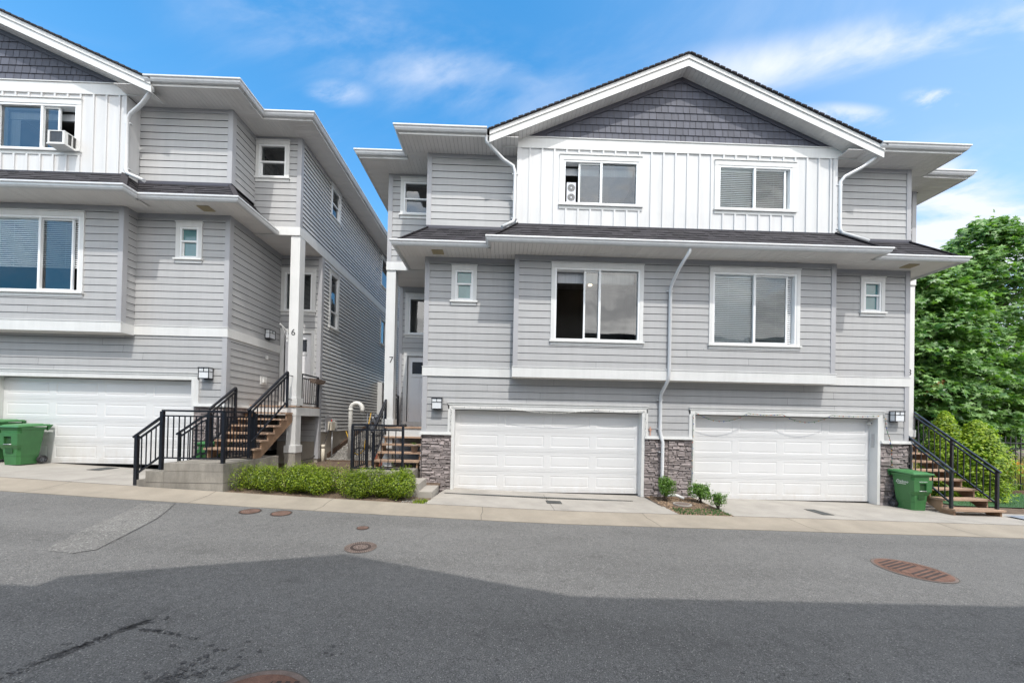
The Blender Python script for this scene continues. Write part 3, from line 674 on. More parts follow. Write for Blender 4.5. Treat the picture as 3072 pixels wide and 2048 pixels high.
def entry_door(root, pl, u0, u1, z0, z1, glassw=.5):
    mb = MB(); tw = .11
    pl.box(mb, u0, u0 + tw, z0, z1 - .12, 0, .03); pl.box(mb, u1 - tw, u1, z0, z1 - .12, 0, .03); pl.box(mb, u0, u1, z1 - .119, z1, 0, .034); pl.box(mb, u0 - .01, u1 + .01, z1 + .001, z1 + .018, 0, .05)
    pl.box(mb, u0 + tw, u1 - tw, z0, z0 + .18, -.02, .02)
    mb.build('door_frame', 'white', root)
    a, b, c, d = u0 + tw + .01, u1 - tw - .01, z0 + .18, z1 - .13
    mb = MB(); pl.box(mb, a, b, c, d, -.07, -.035)
    e = .14; wz0, wz1 = d - .55, d - .17
    for (p, q) in ((a + e, (a + b) / 2 - .04), ((a + b) / 2 + .04, b - e)): pl.box(mb, p, q, c + .2, wz0 - .16, -.035, -.027)
    pl.box(mb, a + e - .02, b - e + .02, wz0 - .1, wz0 - .06, -.035, -.012)
    door = mb.build('front_door', 'doorp', root)
    mb = MB(); pl.box(mb, a + e, b - e, wz0, wz1, -.034, -.028); mb.build('door_window', mat('door_glass', (.03, .035, .045), .08, spec=1), door)
    mb = MB()
    for p, q, r_, s_ in ((a + e - .02, b - e + .02, wz0 - .02, wz0), (a + e - .02, b - e + .02, wz1, wz1 + .02), (a + e - .02, a + e, wz0, wz1), (b - e, b - e + .02, wz0, wz1)): pl.box(mb, p, q, r_, s_, -.034, -.02)
    mb.build('door_moulding', 'doorp', door)
    return door, (a, b, c, d)
def downspout(root, pts, name='downspout', r=(.036, .028), lab=None, clamps=()):
    mb = MB(); mb.tube(pts, .042, 8)
    for p in clamps: mb.box(p[0] - .075, p[0] + .075, p[1] - .01, p[1] + .05, p[2] - .012, p[2] + .012); 
    mb.tube([], 0) if False else None
    o = mb.build(name, 'gutter', root)
    if lab: o['label'] = lab
    return o
def house(root, dz, sides=(1, -1), which='R'):
    g1, g2 = .70, 5.576
    zt = 2.367 + dz; capz = 1.53 + dz; gz = {1: -.05 + dz, -1: .05 + dz} if which == 'R' else {1: -.23, -1: -.10}
    sid = MB(); tr = MB(); ct = MB(); sof = MB(); gut = MB(); st = MB(); vin = MB(); bat = MB(); cap = MB()
    front = Pl(0, 0, 1, 0, 0, -1); bay = Pl(0, YB, 1, 0, 0, -1)
    # main front, both sides of the bay
    holes = []
    for s in (1, -1):
        XR = XR0 - (.125 if which == 'R' and s > 0 else 0)
        o = lambda a, b: (min(s * a, s * b), max(s * a, s * b))
        sw = (*o(5.079, 5.733), 4.892, 5.922)
        siding(sid, front, *o(XB, XC), 3.285, 6.02, [sw])
        siding(sid, front, *o(XB, XC), 6.95, 8.72, [])
        ga = (*o(g1 - .155, g2 + .175), -1, zt + .01)
        siding(sid, front, *o(0, XC), capz + .08 + .004, 3.04, [ga])
        # frieze under the soffits
        front.box(tr, *o(XB, XC), 6.022, 6.13, 0, .018); front.box(tr, *o(XB, XC), 8.722, 8.83, 0, .018)
        # corner boards (front face + side face)
        for (za, zb) in ((capz + .084, 3.045), (3.277, 6.128), (6.95, 8.828)):
            front.box(ct, *o(XC - .10, XC + .022), za, zb, 0, .024)
            sp = Pl(s * XC, 0, 0, 1, s, 0); sp.box(ct, .0, .10, za, zb, 0, .022)
        for (za, zb) in ((3.277, 6.10),):
            bay.box(ct, *o(XB - .10, XB + .022), za, zb, 0, .024); sp = Pl(s * XB, YB, 0, 1, s, 0); sp.box(ct, 0, .09, za, zb, 0, .022)
            siding(sid, Pl(s * XB, YB, 0, 1, s, 0), .09, .316, za, 6.02)
        # bay side upper (white) and its trim
        sp = Pl(s * XB, YB, 0, 1, s, 0); sp.box(bat, 0, .316, 6.85, 8.80, 0, .012); bay.box(bat, *o(XB - .10, XB + .014), 6.885, 8.80, 0, .026)
        sp.box(tr, 0, .316, 6.022, 6.13, 0, .01)
        # belly band
        cb = MB() if False else None
        front.box(cap, *o(XB + .036, XC + .036), 3.047, 3.275, 0, .036); Pl(s * XC, 0, 0, 1, s, 0).box(cap, 0, YE, 3.047, 3.275, 0, .036)
        front.box(cap, *o(XB + .036, XC + .046), 3.276, 3.292, 0, .046)
        Pl(s * XB, YB, 0, 1, s, 0).box(cap, 0, .28, 3.03, 3.275, 0, .036)
        # main side wall, with lap siding, back to the entry wall
        sp = Pl(s * XC, 0, 0, 1, s, 0); siding(sid, sp, .10, YE, capz + .084, 3.045, joints=False); siding(sid, sp, .10, YE, 3.277, 6.02, joints=False); siding(sid, sp, .10, YK, 6.95, 8.72, joints=False)
        sp.box(tr, .1, YE, 6.022, 6.13, 0, .016); sp.box(tr, .1, YK, 8.722, 8.83, 0, .016)
        # stone wainscot
        capx = o(g2 + .075, XC)
        stonework(st, front, capx[0], capx[1], -.35 + dz, capz, 11 + s); stonework(st, Pl(s * XC, -.0, 0, 1, s, 0), -.04, 1.5, -.35 + dz, capz, 17 + s)
        capx2 = o(0, g1 - .075); stonework(st, front, capx2[0], capx2[1], -.35 + dz, capz, 23 + s)
        for cc, e0, e1 in ((o(g2 + .075, XC), .0, .085), (o(0, g1 - .075), 0, 0)):
            front.box(cap, cc[0] - (.085 if s < 0 and e1 else 0), cc[1] + (.085 if s > 0 and e1 else 0), capz + .002, capz + .035, 0, .085)
            front.box(cap, cc[0] - (.06 if s < 0 and e1 else 0), cc[1] + (.06 if s > 0 and e1 else 0), capz + .036, capz + .082, 0, .06)
        Pl(s * XC, 0, 0, 1, s, 0).box(cap, 0, 1.5, capz + .002, capz + .035, 0, .085); Pl(s * XC, 0, 0, 1, s, 0).box(cap, 0, 1.5, capz + .036, capz + .082, 0, .06)
        # garage surround + door
        gm = MB()
        front.box(gm, *o(g1 - .155, g2 + .175), zt - .055, zt, 0, .04); front.box(gm, *o(g1 - .165, g2 + .185), zt + .001, zt + .018, 0, .06); front.box(gm, *o(g1 - .12, g2 + .14), zt - .165, zt - .057, 0, .028)
        for (a, b) in (o(g1 - .155, g1 - .02), o(g2 + .02, g2 + .175)): front.box(gm, a, b, capz + .084, zt - .166, 0, .032)
        for (a, b) in (o(g1 - .075, g1 - .0), o(g2 + .0, g2 + .075)):
            front.box(gm, a, b, gz[s] - .03, zt - .168, -.02, .036)
            front.box(gm, a if (a + b) * s > 0 and abs(a) > 1 else a, b, gz[s] - .03, zt - .168, -.24, -.021)
        front.box(gm, *o(g1 - .0, g2 + .0), zt - .17, zt - .03, -.24, -.001)
        gs_ = gm.build('garage_surround', 'white', root)
        garage_door(root, min(s * g1, s * g2), max(s * g1, s * g2), gz[s] + .012, zt - .185, .181)
        # windows
        hz = 1 if which == 'L' else 0
        bx = o(.843, 3.182)
        if which == 'L': kw = dict(mull=s * 2.12, stile=s * 2.86, bl=.66)
        elif s > 0: kw = dict(mull=2.01, stile=2.87, bl=1)
        else: kw = dict(mull=-1.954, stile=-2.33)
        window(root, bay, *bx, 3.857, 5.92, 'slide', **kw)
        ux = o(.93, 3.03)
        if which == 'L': kw = dict(mull=s * 2.08, stile=s * 2.45)
        elif s > 0: kw = dict(mull=1.97, stile=2.78, bl=1)
        else: kw = dict(mull=-1.97, stile=-2.52)
        window(root, bay, *ux, 7.30, 8.66, 'slide', tw=.10, head=.12, deep=.032, sillx=.02, **kw)
        window(root, front, *o(5.079, 5.733), 4.892, 5.922, 'hung', mull=5.45, gl='teal' if which == 'R' else 'teal', tw=.095, head=.115)
        # back block
        bk = Pl(0, YK, 1, 0, 0, -1); sr = Pl(s * XR, 0, 0, 1, s, 0); en = Pl(0, YE, 1, 0, 0, -1)
        bw = (*o(6.425, 7.345), 7.58, 8.72)
        siding(sid, bk, *o(XC, XR), 6.335, 8.72, [bw], joints=False); bk.box(tr, *o(XC + .02, XR), 8.722, 8.83, 0, .018)
        window(root, bk, *bw, 'hung', mull=8.14, tw=.085, head=.10, gl='glassd')
        bk.box(ct, *o(XR - .10, XR + .022), 6.335, 8.828, 0, .024); sr.box(ct, YK, YK + .1, 6.335, 8.828, 0, .022)
        cap.box(min(s * XC, s * (XR + .03)), max(s * XC, s * (XR + .03)), YK - .03, YK + .1, 6.105, 6.333); sr.box(cap, YK + .101, DEPTH, 6.105, 6.333, 0, .03)
        ew = (*o(6.42, 7.49), 4.27 + (.23 if which == 'R' else 0), 5.71 + (.19 if which == 'R' else 0))
        dk = 1.68 if which == 'R' else 1.38
        ed = (*o(6.44, 7.50), dk - .02, 4.04 if which == 'R' else 3.80)
        siding(sid, en, *o(XC, XR), dk, 6.02, [ew, ed], joints=False); en.box(tr, *o(XC, XR), 6.022, 6.12, 0, .018)
        siding(sid, en, *o(XC, XR), dk - 1.06, dk - .06, [], joints=False)
        window(root, en, *ew, 'fixed', tw=.11, head=.12, gl='glassd')
        entry_door(root, en, *ed)
        en.box(ct, *o(XR - .10, XR + .022), dk - 1.6, 6.104, 0, .024); sr.box(ct, YE, YE + .11, dk - 1.6, 6.104, 0, .022)
        sh = [(2.55, 3.24, 3.94, 5.92), (7.38, 8.9, 4.47, 5.83)]; su = [(2.51, 3.21, 7.6, 8.745), (7.34, 8.6, 7.18, 8.68)]
        siding(vin, sr, YE + .11, DEPTH, .62 if which == 'L' else .95, 6.104, sh, ex=.122, pr=.022, joints=False, gap=.022); siding(vin, sr, YK + .1, DEPTH, 6.334, 8.76, su, ex=.122, pr=.022, joints=False, gap=.022)
        sr.box(tr, YK + .1, DEPTH, 8.762, 8.828, 0, .02)
        window(root, sr, *su[0], 'hung', mull=8.16, tw=.07, head=.08, gl='glassd'); window(root, sr, *sh[0], 'hung', mull=4.6, tw=.07, head=.08, gl='glassd')
        window(root, sr, *su[1], 'fixed', tw=.07, head=.08, gl='glassd'); window(root, sr, *sh[1], 'slide', mull=8.1, stile=8.7, tw=.07, head=.08, gl='glassd')
        fo = MB(); fo.box(min(s * (XC + .3), s * (XR - .012)), max(s * (XC + .3), s * (XR - .012)), YE + .012, DEPTH - .02, -.9, .95)
        fo.box(min(s * (XC + .001), s * (XR - .02)), max(s * (XC + .001), s * (XR - .02)), YE + .001, YE + .011, -.9, dk - 1.07)
        fo.build('foundation', 'found', root)
        # soffits
        soffit(sof, min(s * XB, s * 7.0), max(s * XB, s * 7.0), -.626, 0, 8.825, 'y')
        soffit(sof, min(s * XC, s * 7.0), max(s * XC, s * 7.0), 0, .208, 8.825, 'x'); soffit(sof, min(s * XC, s * 7.665), max(s * XC, s * 7.665), .208, YK, 8.825, 'y')
        soffit(sof, min(s * 7.665, s * 8.28), max(s * 7.665, s * 8.28), .208, DEPTH, 8.825, 'x', pw=.11)
        soffit(sof, min(s * 4.718, s * 7.025), max(s * 4.718, s * 7.025), -.625, 0, 6.13, 'y'); soffit(sof, min(s * XC, s * 7.025), max(s * XC, s * 7.025), 0.0, .80, 6.13, 'x')
        soffit(sof, min(s * XC, s * XR), max(s * XC, s * XR), .93, YE, 6.118, 'x')
        soffit(sof, min(s * XB, s * 4.718), max(s * XB, s * 4.718), -.941, 0, 6.129, 'y')
        # fascia + gutters; 'outward' is right of travel
        def path(pts): return pts if s > 0 else [(-x, y, z) for x, y, z in reversed(pts)]
        FA = [(0, .03), (.004, .03), (.004, -.145), (-.02, -.145), (-.02, .03)]
        lo = path([(4.718, -.941, 6.208), (4.718, -.625, 6.208), (7.025, -.625, 6.208), (7.025, .78, 6.208)]) if False else None
        pl_ = [(4.718, -.625, 6.21), (7.025, -.625, 6.21), (7.025, .78, 6.21)]
        sweep(gut, path(pl_), GUT); sweep(cap, path([(x, y, z + .0) for x, y, z in pl_]), [(-.022, .01), (-.003, .01), (-.003, -.10), (-.022, -.10)])
        pu = [(4.86, -.626, 8.985), (7.0, -.626, 8.985), (7.0, .208, 8.985), (8.28, .208, 8.985), (8.28, DEPTH, 8.985)]
        sweep(gut, path(pu), GUT); sweep(cap, path(pu), [(-.022, .01), (-.003, .01), (-.003, -.175), (-.022, -.175)])
    # bay front
    bayholes = [(.843, 3.182, 3.857, 5.92), (-3.182, -.843, 3.857, 5.92)]
    siding(sid, bay, -XB, XB, 3.285, 6.0, bayholes); bay.box(tr, -XB, XB, 6.002, 6.10, 0, .018)
    bay.box(cap, -XB - .036, XB + .036, 3.03, 3.275, 0, .036); bay.box(cap, -XB - .046, XB + .046, 3.276, 3.292, 0, .046)
    soffit(sof, -XB, XB, YB, 0, 3.03, 'y'); soffit(sof, -4.718, 4.718, -.941, YB, 6.105, 'y')
    sweep(gut, [(-4.718, -.62, 6.21), (-4.718, -.941, 6.21), (4.718, -.941, 6.21), (4.718, -.62, 6.21)], GUT)
    sweep(cap, [(-4.718, -.62, 6.21), (-4.718, -.941, 6.21), (4.718, -.941, 6.21), (4.718, -.62, 6.21)], [(-.022, .01), (-.003, .01), (-.003, -.12), (-.022, -.12)])
    # board and batten
    hb = [(.93, 3.03, 7.30, 8.66), (-3.03, -.93, 7.30, 8.66)]
    zc = sorted({6.885, 7.30, 8.66, 8.80})
    for a, b in zip(zc[:-1], zc[1:]):
        for p, q in gaps(-XB + .1, XB - .1, [(h[0], h[1]) for h in hb if h[2] < (a + b) / 2 < h[3]]): bay.box(bat, p, q, a, b, -.02, .004)
    u = -XB + .10 + .19
    while u < XB - .15:
        if any(h[0] - .02 < u + .02 < h[1] + .02 for h in hb): bay.box(bat, u, u + .042, 6.885, 7.295, .004, .03); bay.box(bat, u, u + .042, 8.682, 8.80, .004, .03)
        else: bay.box(bat, u, u + .042, 6.885, 8.80, .004, .03)
        u += .3085
    # gable
    SX, PZ, SLP = .05, 10.74, .425
    def zs(x): return PZ - SLP * abs(x - SX)
    fr = clip(clip([(-6, 8.80), (6, 8.80), (6, 9.06), (-6, 9.06)], SLP, 1, PZ + SLP * SX), -SLP, 1, PZ - SLP * SX)
    cap.prism([bay.p(x, z, .0) for x, z in fr], (0, -.034, 0))
    bay.box(cap, -4.05, 4.1, 9.061, 9.08, 0, .055)
    gs = MB(); r = random.Random(5); z = 9.08; row = 0
    gs.cm = 0
    while z < PZ:
        x = -4.3 + (.09 if row % 2 else 0)
        while x < 4.3:
            wd = r.uniform(.13, .2); q = clip(clip([(x + .006, z), (x + wd - .006, z), (x + wd - .006, z + .19), (x + .006, z + .19)], SLP, 1, PZ - .02 + SLP * SX), -SLP, 1, PZ - .02 - SLP * SX)
            if len(q) > 2:
                lo = [(bay.p(a, b, .004 + .018 * (1 - (b - z) / .2))) for a, b in q]; gs.poly(lo)
                e0, e1 = max(min(p[0] for p in q), x), min(max(p[0] for p in q), x + wd)
                if q[0][1] == z or any(abs(p[1] - z) < 1e-6 for p in q): 
                    xs_ = [p[0] for p in q if abs(p[1] - z) < 1e-6]
                    if len(xs_) > 1: gs.poly([bay.p(min(xs_), z, 0), bay.p(max(xs_), z, 0), bay.p(max(xs_), z, .022), bay.p(min(xs_), z, .022)])
            x += wd
        z += .188; row += 1
    gs.cm = 1; tri = clip(clip([(-6, 9.0), (6, 9.0), (6, 11), (-6, 11)], SLP, 1, PZ + SLP * SX), -SLP, 1, PZ - SLP * SX); gs.poly([bay.p(x, z, -.004) for x, z in tri])
    gs.build('gable_shingles', ['gshingle', 'shadow_gap'], root)
    dt = MB()
    for sg in (1, -1):
        xe = SX + sg * (PZ - 9.08) / SLP
        dt.prism([bay.p(SX, PZ, 0), bay.p(xe, 9.08, 0), bay.p(xe - sg * .11 / SLP, 9.08, 0), bay.p(SX, PZ - .11, 0)], (0, -.035, 0))
    dt.build('gable_trim', 'darktrim', root)
    xL, xR_ = -4.80, 4.98
    for a, b in ((xL, SX), (SX, xR_)): soffit(sof, a, b, -.64, YB, 0, 'y', zf=zs)
    fb = MB()
    for a, b in ((xL, SX), (SX, xR_)):
        for (y0, y1, d0, d1) in ((-.65, -.625, -.012, .172), (-.672, -.65, .16, .268)):
            fb.prism([(a, y0, zs(a) + d0), (b, y0, zs(b) + d0), (b, y0, zs(b) + d1), (a, y0, zs(a) + d1)], (0, y1 - y0, 0))
    fb.build('fascia', 'white', root)
    # roofs
    rf = MB()
    for a, b in ((xL - .03, SX), (xR_ + .03, SX)):
        t0, t1 = zs(a) + .275, zs(b) + .275
        courses(rf, (a, -.70, t0), (a, 6.5, t0), (b, -.70, t1), (b, 6.5, t1), 28, .3, 3)
        rf.poly([(a, -.70, t0 - .014), (b, -.70, t1 - .014), (b, -.70, t1 + .014), (a, -.70, t0 + .014)]); rf.poly([(a, -.70, t0 - .014), (b, -.70, t1 - .014), (b, 6.5, t1 - .014), (a, 6.5, t0 - .014)])
        sg = 1 if a > SX else -1
        for k in range(34):   # ragged shingle edge seen against the sky
            f = k / 34; x = a + (b - a) * f; rf.hexa([(x, -.715, zs(x) + .27), (x - sg * .12, -.715, zs(x - sg * .12) + .27), (x - sg * .12, -.5, zs(x - sg * .12) + .27), (x, -.5, zs(x) + .27), (x, -.715, zs(x) + .30 + .006 * (k % 3)), (x - sg * .12, -.715, zs(x - sg * .12) + .295), (x - sg * .12, -.5, zs(x - sg * .12) + .295), (x, -.5, zs(x) + .30)])
    # hip roof over the rest
    ez = 8.99; s_ = .42
    for s in (1, -1):
        rf.poly([(s * 7.04, -.66, ez), (s * 4.7, -.66, ez), (s * 0, 4.5, ez + 2.2), (s * 0, 8, ez + 2.8), (s * 7.04, 8, ez + .6)])
        rf.poly([(s * 8.32, .17, ez), (s * 8.32, DEPTH, ez), (s * 1.5, DEPTH - 4, ez + 2.8), (s * 1.5, 7, ez + 2.8)]); rf.poly([(s * 8.32, .17, ez), (s * 1.5, 7, ez + 2.8), (s * 5, .17, ez)])
        rf.poly([(s * 8.32, DEPTH, ez), (0, DEPTH, ez), (0, DEPTH - 4, ez + 2.8), (s * 1.5, DEPTH - 4, ez + 2.8)])
    rf.poly([(1.5, 7, ez + 2.8), (1.5, DEPTH - 4, ez + 2.8), (-1.5, DEPTH - 4, ez + 2.8), (-1.5, 7, ez + 2.8)])
    rf.build('roof', 'roof', root)
    pr = MB(); zl, zh = 6.215, 6.885
    courses(pr, (-4.70, -.93, zl), (4.70, -.93, zl), (-XB, YB, zh), (XB, YB, zh), 6, .22, 9)
    for s in (1, -1):
        courses(pr, (s * 4.70, -.93, zl), (s * 4.70, -.62, zl), (s * XB, YB, zh), (s * XB, 0, zh), 6, .22, 10)
        courses(pr, (s * 4.55, -.62, zl), (s * 7.02, -.62, zl), (s * XB, 0, zh), (s * XC, 0, zh), 6, .22, 12 + s)
        courses(pr, (s * 7.02, -.62, zl), (s * 7.02, .80, zl), (s * XC, 0, zh), (s * XC, .80, zh), 6, .22, 15)
        pr.beam((s * 7.02, -.62, zl + .02), (s * XC, 0, zh + .02), .12, .02); pr.beam((s * 4.70, -.93, zl + .02), (s * XB, YB, zh + .02), .12, .02)
    pr.build('pent_roof', 'roof', root)
    fl = MB(); bay.box(fl, -XB - .02, XB + .02, 6.87, 6.89, 0, .03); fl.box(-XC - .02, -XB, -.03, 0, 6.87, 6.948); fl.box(XB, XC + .02, -.03, 0, 6.87, 6.948); fl.build('flashing', 'darktrim', root)
    # solid body behind everything (keeps light out)
    bd = MB(); 
    bd.box(-XC + .3, XC - .3, 1.75, DEPTH - .1, 0, 8.8)
    bd.box(-XC + .01, XC - .01, DEPTH - .05, DEPTH, -1, 8.8)
    bd.build('back_wall', 'sidetrim', root)
    parts(sid, 'lap_siding', ['siding', 'lapshade'], root); parts(tr, 'frieze_board', 'sidetrim', root); parts(ct, 'corner_board', 'sidetrim', root); parts(sof, 'soffit', ['soffit', 'gap'], root)
    parts(gut, 'gutter', 'gutter', root, .2); parts(st, 'stone_veneer', ['stone', 'shadow_gap'], root, .12); parts(vin, 'vinyl_siding', ['vinyl', 'lapshade'], root, .2); bat.build('board_and_batten', 'batten', root); parts(cap, 'white_trim', 'white', root)
    # soffit vents
    for s in (1, -1):
        mb = MB(); x = s * 6.05; mb.box(x - .14, x + .14, -.42, -.2, 6.108, 6.129); 
        for k in range(5): mb.box(x - .12, x + .12, -.40 + k * .04, -.385 + k * .04, 6.100, 6.108)
        mb.build('soffit_vent', 'ventf', root)
def post_and_deck(root, s, dk, which, number):
    o = lambda a, b: (min(s * a, s * b), max(s * a, s * b))
    sh = .115 if (which == 'R' and s > 0) else 0
    a, b = o(7.435 - sh, 7.69 - sh); mb = MB()
    mb.box(a, b, .835, 1.085, dk + .02, 6.104); mb.box(a - .035, b + .035, .80, 1.12, dk + .018, dk + .22)
    mb.box(a, b, .835, 1.085, dk - 1.15, dk - .27); mb.box(a - .035, b + .035, .80, 1.12, dk - 1.3, dk - 1.1)
    p = mb.build('porch_post', 'white', root)
    mb = MB(); mb.box(a - .02, b + .02, .815, 1.105, dk - 2.2, dk - 1.301); mb.build('post_base', 'conc_old', p)
    t = text(number, .25, 'house_number', 'text', p, (s * 7.56 if which == 'L' else (-7.51 if s < 0 else 7.435), .832, 3.41 if which == 'L' else 3.57), (math.pi / 2, 0, 0))
    mb = MB(); x0, x1 = o(XC + .03, 7.70 - sh); mb.cm = 0
    n = 9
    for i in range(n): y0 = .80 + (YE - .80) * i / n; mb.box(x0, x1, y0 + .003, .80 + (YE - .80) * (i + 1) / n - .003, dk - .035, dk)
    d = mb.build('deck', 'wood', root)
    mb = MB(); mb.box(x0, x1, .83, .87, dk - .27, dk - .037); mb.box(*((x1 - .04, x1) if s > 0 else (x0, x0 + .04)), .871, YE, dk - .27, dk - .037); mb.build('deck_beam', 'white', d)
    return p
HX, HY, HZ0 = -17.754, -.107, .84
hR = thing('duplex_house', 'pale grey duplex with two garages and a whole gable, units 7 and 8', 'house', (0, 0, 0))
house(hR, 0, which='R')
hL = thing('duplex_house', 'pale grey duplex cut by the left photo edge, with unit 6', 'house', (HX, HY, HZ0))
house(hL, -.25, which='L')
post_and_deck(hR, -1, 1.69, 'R', '7'); post_and_deck(hR, 1, 1.69, 'R', '8'); post_and_deck(hL, 1, 1.38, 'L', '6')
fr_ = Pl(0, 0, 1, 0, 0, -1)
wall_lamp(hR, fr_, -6.02, 2.19, .28); wall_lamp(hR, fr_, 6.02, 2.12, .27)
wall_lamp(hL, fr_, 5.975, 1.98, .27); wall_lamp(hL, Pl(XC, 0, 0, 1, 1, 0), 1.5, 3.36, .25)
mb = MB(); sp = Pl(XC, 0, 0, 1, 1, 0); sp.box(mb, 1.24, 1.50, 2.0, 2.23, 0, .035); sp.box(mb, 1.31, 1.43, 2.05, 2.18, .035, .075); mb.build('dryer_vent', 'white', hL)
mb = MB(); sp.box(mb, 1.44, 1.53, 2.75, 2.86, 0, .04); mb.build('wall_socket', 'white', hL)
# downspouts
downspout(hR, [(.0, -.93, 6.12), (.0, -.93, 6.02), (-.12, -.70, 5.72), (-.17, -.46, 5.45), (-.18, -.385, 5.32), (-.18, -.385, 3.15), (-.2, -.37, 3.02), (-.235, -.10, 2.72), (-.24, -.07, 2.62), (-.24, -.07, 1.75), (-.22, -.10, 1.6), (-.2, -.15, 1.45), (-.2, -.13, .16), (-.14, -.2, .1), (.1, -.3, .13), (.25, -.4, .07)], clamps=[(-.18, -.36, 5.28), (-.18, -.36, 3.3), (-.24, -.05, 2.55), (-.24, -.05, 1.8), (-.2, -.1, 1.2)])
for root, sides in ((hR, (1, -1)), (hL, (1,))):
    for s in sides:
        downspout(root, [(s * 4.88, -.60, 8.86), (s * 4.88, -.58, 8.74), (s * 4.45, -.42, 8.42), (s * 4.2, -.37, 8.30), (s * 4.155, -.36, 8.15), (s * 4.155, -.36, 6.98), (s * 4.18, -.38, 6.9), (s * 4.45, -.52, 6.68)] if s < 0 else
                  [(4.95, -.60, 8.86), (4.95, -.58, 8.76), (4.6, -.47, 8.50), (4.25, -.38, 8.32), (4.16, -.36, 8.2), (4.16, -.36, 6.98), (4.2, -.38, 6.88), (4.75, -.52, 6.62)] , clamps=[(s * 4.155, -.35, 8.12), (s * 4.155, -.35, 7.0)])
# curtains and ceiling lights inside
mb = MB()
for (a, b) in ((1.05, 1.30), (2.80, 2.92)):
    n = 14
    for i in range(n): x0, x1 = a + (b - a) * i / n, a + (b - a) * (i + 1) / n; mb.poly([(x0, YB + .2 + .02 * (i % 2), 7.4), (x1, YB + .2 + .02 * ((i + 1) % 2), 7.4), (x1, YB + .2 + .02 * ((i + 1) % 2), 8.5), (x0, YB + .2 + .02 * (i % 2), 8.5)])
mb.box(1.05, 2.93, YB + .19, YB + .23, 8.30, 8.47)
mb.build('curtain', 'curtain', hL)
mb = MB(); mb.box(-3.0, -1.02, YB + .18, YB + .22, 5.5, 5.76); mb.build('roller_blind', 'curtain', hR); mb = MB(); mb.box(-2.88, -1.1, YB + .18, YB + .2, 8.28, 8.46); mb.build('roller_blind', 'curtain', hR)
me_ = bpy.data.materials.new('ceiling_lamp_glow'); t_, n_, l_, b_ = nodes(me_); b_.inputs['Emission Color'].default_value = (1, .75, .45, 1); b_.inputs['Emission Strength'].default_value = 6
for x, y, z in ((-2.55, .55, 5.86), (-1.9, .9, 5.86)):
    mb = MB(); mb.lathe((x, y, z), [(0, 0), (.05, 0), (.05, .02), (0, .02)], 12); mb.build('ceiling_light', me_, hR)
# ---------------------------------------------------------------- railings and stairs
def rail(root, p0, p1, h=.92, post0=True, post1=True, lower=.09, n=None, gap=.115, pw=.05, top_over=(0, 0), posth0=None, posth1=None, name='rail', second=.11):
    """guard between two ground points; top rail height h above the line p0-p1"""
    p0, p1 = Vector(p0), Vector(p1); up_ = Vector((0, 0, 1)); d = (p1 - p0); L_ = d.to_2d().length; dn = d / max(L_, .001)
    mb = MB(); mb.beam(p0 - dn * top_over[0] + up_ * h, p1 + dn * top_over[1] + up_ * h, .05, .038); mb.build('top_rail', 'black', root)
    mb = MB(); mb.beam(p0 + up_ * (h - second), p1 + up_ * (h - second), .035, .03); mb.build('cross_rail', 'black', root); mb = MB(); mb.beam(p0 + up_ * lower, p1 + up_ * lower, .035, .03); mb.build('cross_rail', 'black', root)
    for f, on, ph in ((0, post0, posth0), (1, post1, posth1)):
        if on:
            q = p0 + d * f; lowz = ph if ph is not None else -.04
            mb = MB(); mb.beam(q + up_ * lowz, q + up_ * (h - .019), pw, pw, (0, 1, 0)); mb.build('post', 'black', root)
    n = n or max(1, int(L_ / gap) - 0)
    for i in range(1, n):
        q = p0 + d * i / n; mb = MB(); mb.beam(q + up_ * (lower + .015), q + up_ * (h - second - .015), .016, .016, (0, 1, 0)); mb.build('baluster', 'black', root)
def steps(root, s, ox, oy, zs_, y0, run, x0, x1, ground, stringer=True, skipbase=0):
    for i, z in enumerate(zs_):
        y = y0 + i * run; mb = MB()
        for k in range(2): mb.box(x0, x1, y + k * .135, y + k * .135 + .13, z - .045, z)
        mb.build('tread', 'wood', root)
    for x in ((x0 + .03, x1 - .07)):
        mb = MB(); n = len(zs_)
        pts = [(x, y0 + .05, zs_[0] - .05)]
        for i in range(n):
            pts.append((x, y0 + .05 + i * run, zs_[i] - .047)); pts.append((x, y0 + .05 + (i + 1) * run - .002, zs_[i] - .047))
        top = pts[-1]; pts2 = pts[1:] + [(x, top[1], top[2] - .22), (x, y0 + .28, max(ground, zs_[0] - .42)), (x, y0 + .05, max(ground, zs_[0] - .42) - 0.0)]
        mb.prism(pts2, (.04, 0, 0)); mb.build('stringer', 'wood2', root)
# unit 8 stairs (right)
t = thing('wooden_staircase', 'brown open wooden stairs with black railings rising beside the green bin at unit 8', 'stairs', (7, 0, 0))
t.location = (0, 0, 0)
zs8 = [.045 + .205 * i for i in range(8)]; steps(t, 1, 0, 0, zs8, -1.0, .245, 6.42, 7.66, -.13)
for x, lab in ((6.47, 'black railing on the near side of the unit 8 stairs, ending above the bin'), (7.6, 'black railing on the far side of the unit 8 stairs, in front of the cedars')):
    rt = thing('stair_railing', lab, 'railing', (0, 0, 0), group='black railings of the unit 8 stairs')
    a = (x, -.88, .045); m_ = (x, -.02, .045 + .205 * 3.5); b = (x, .86, .045 + .205 * 7.1)
    rail(rt, a, m_, .93, True, True, .13, top_over=(.06, 0)); rail(rt, m_, b, .93, False, True, .13)
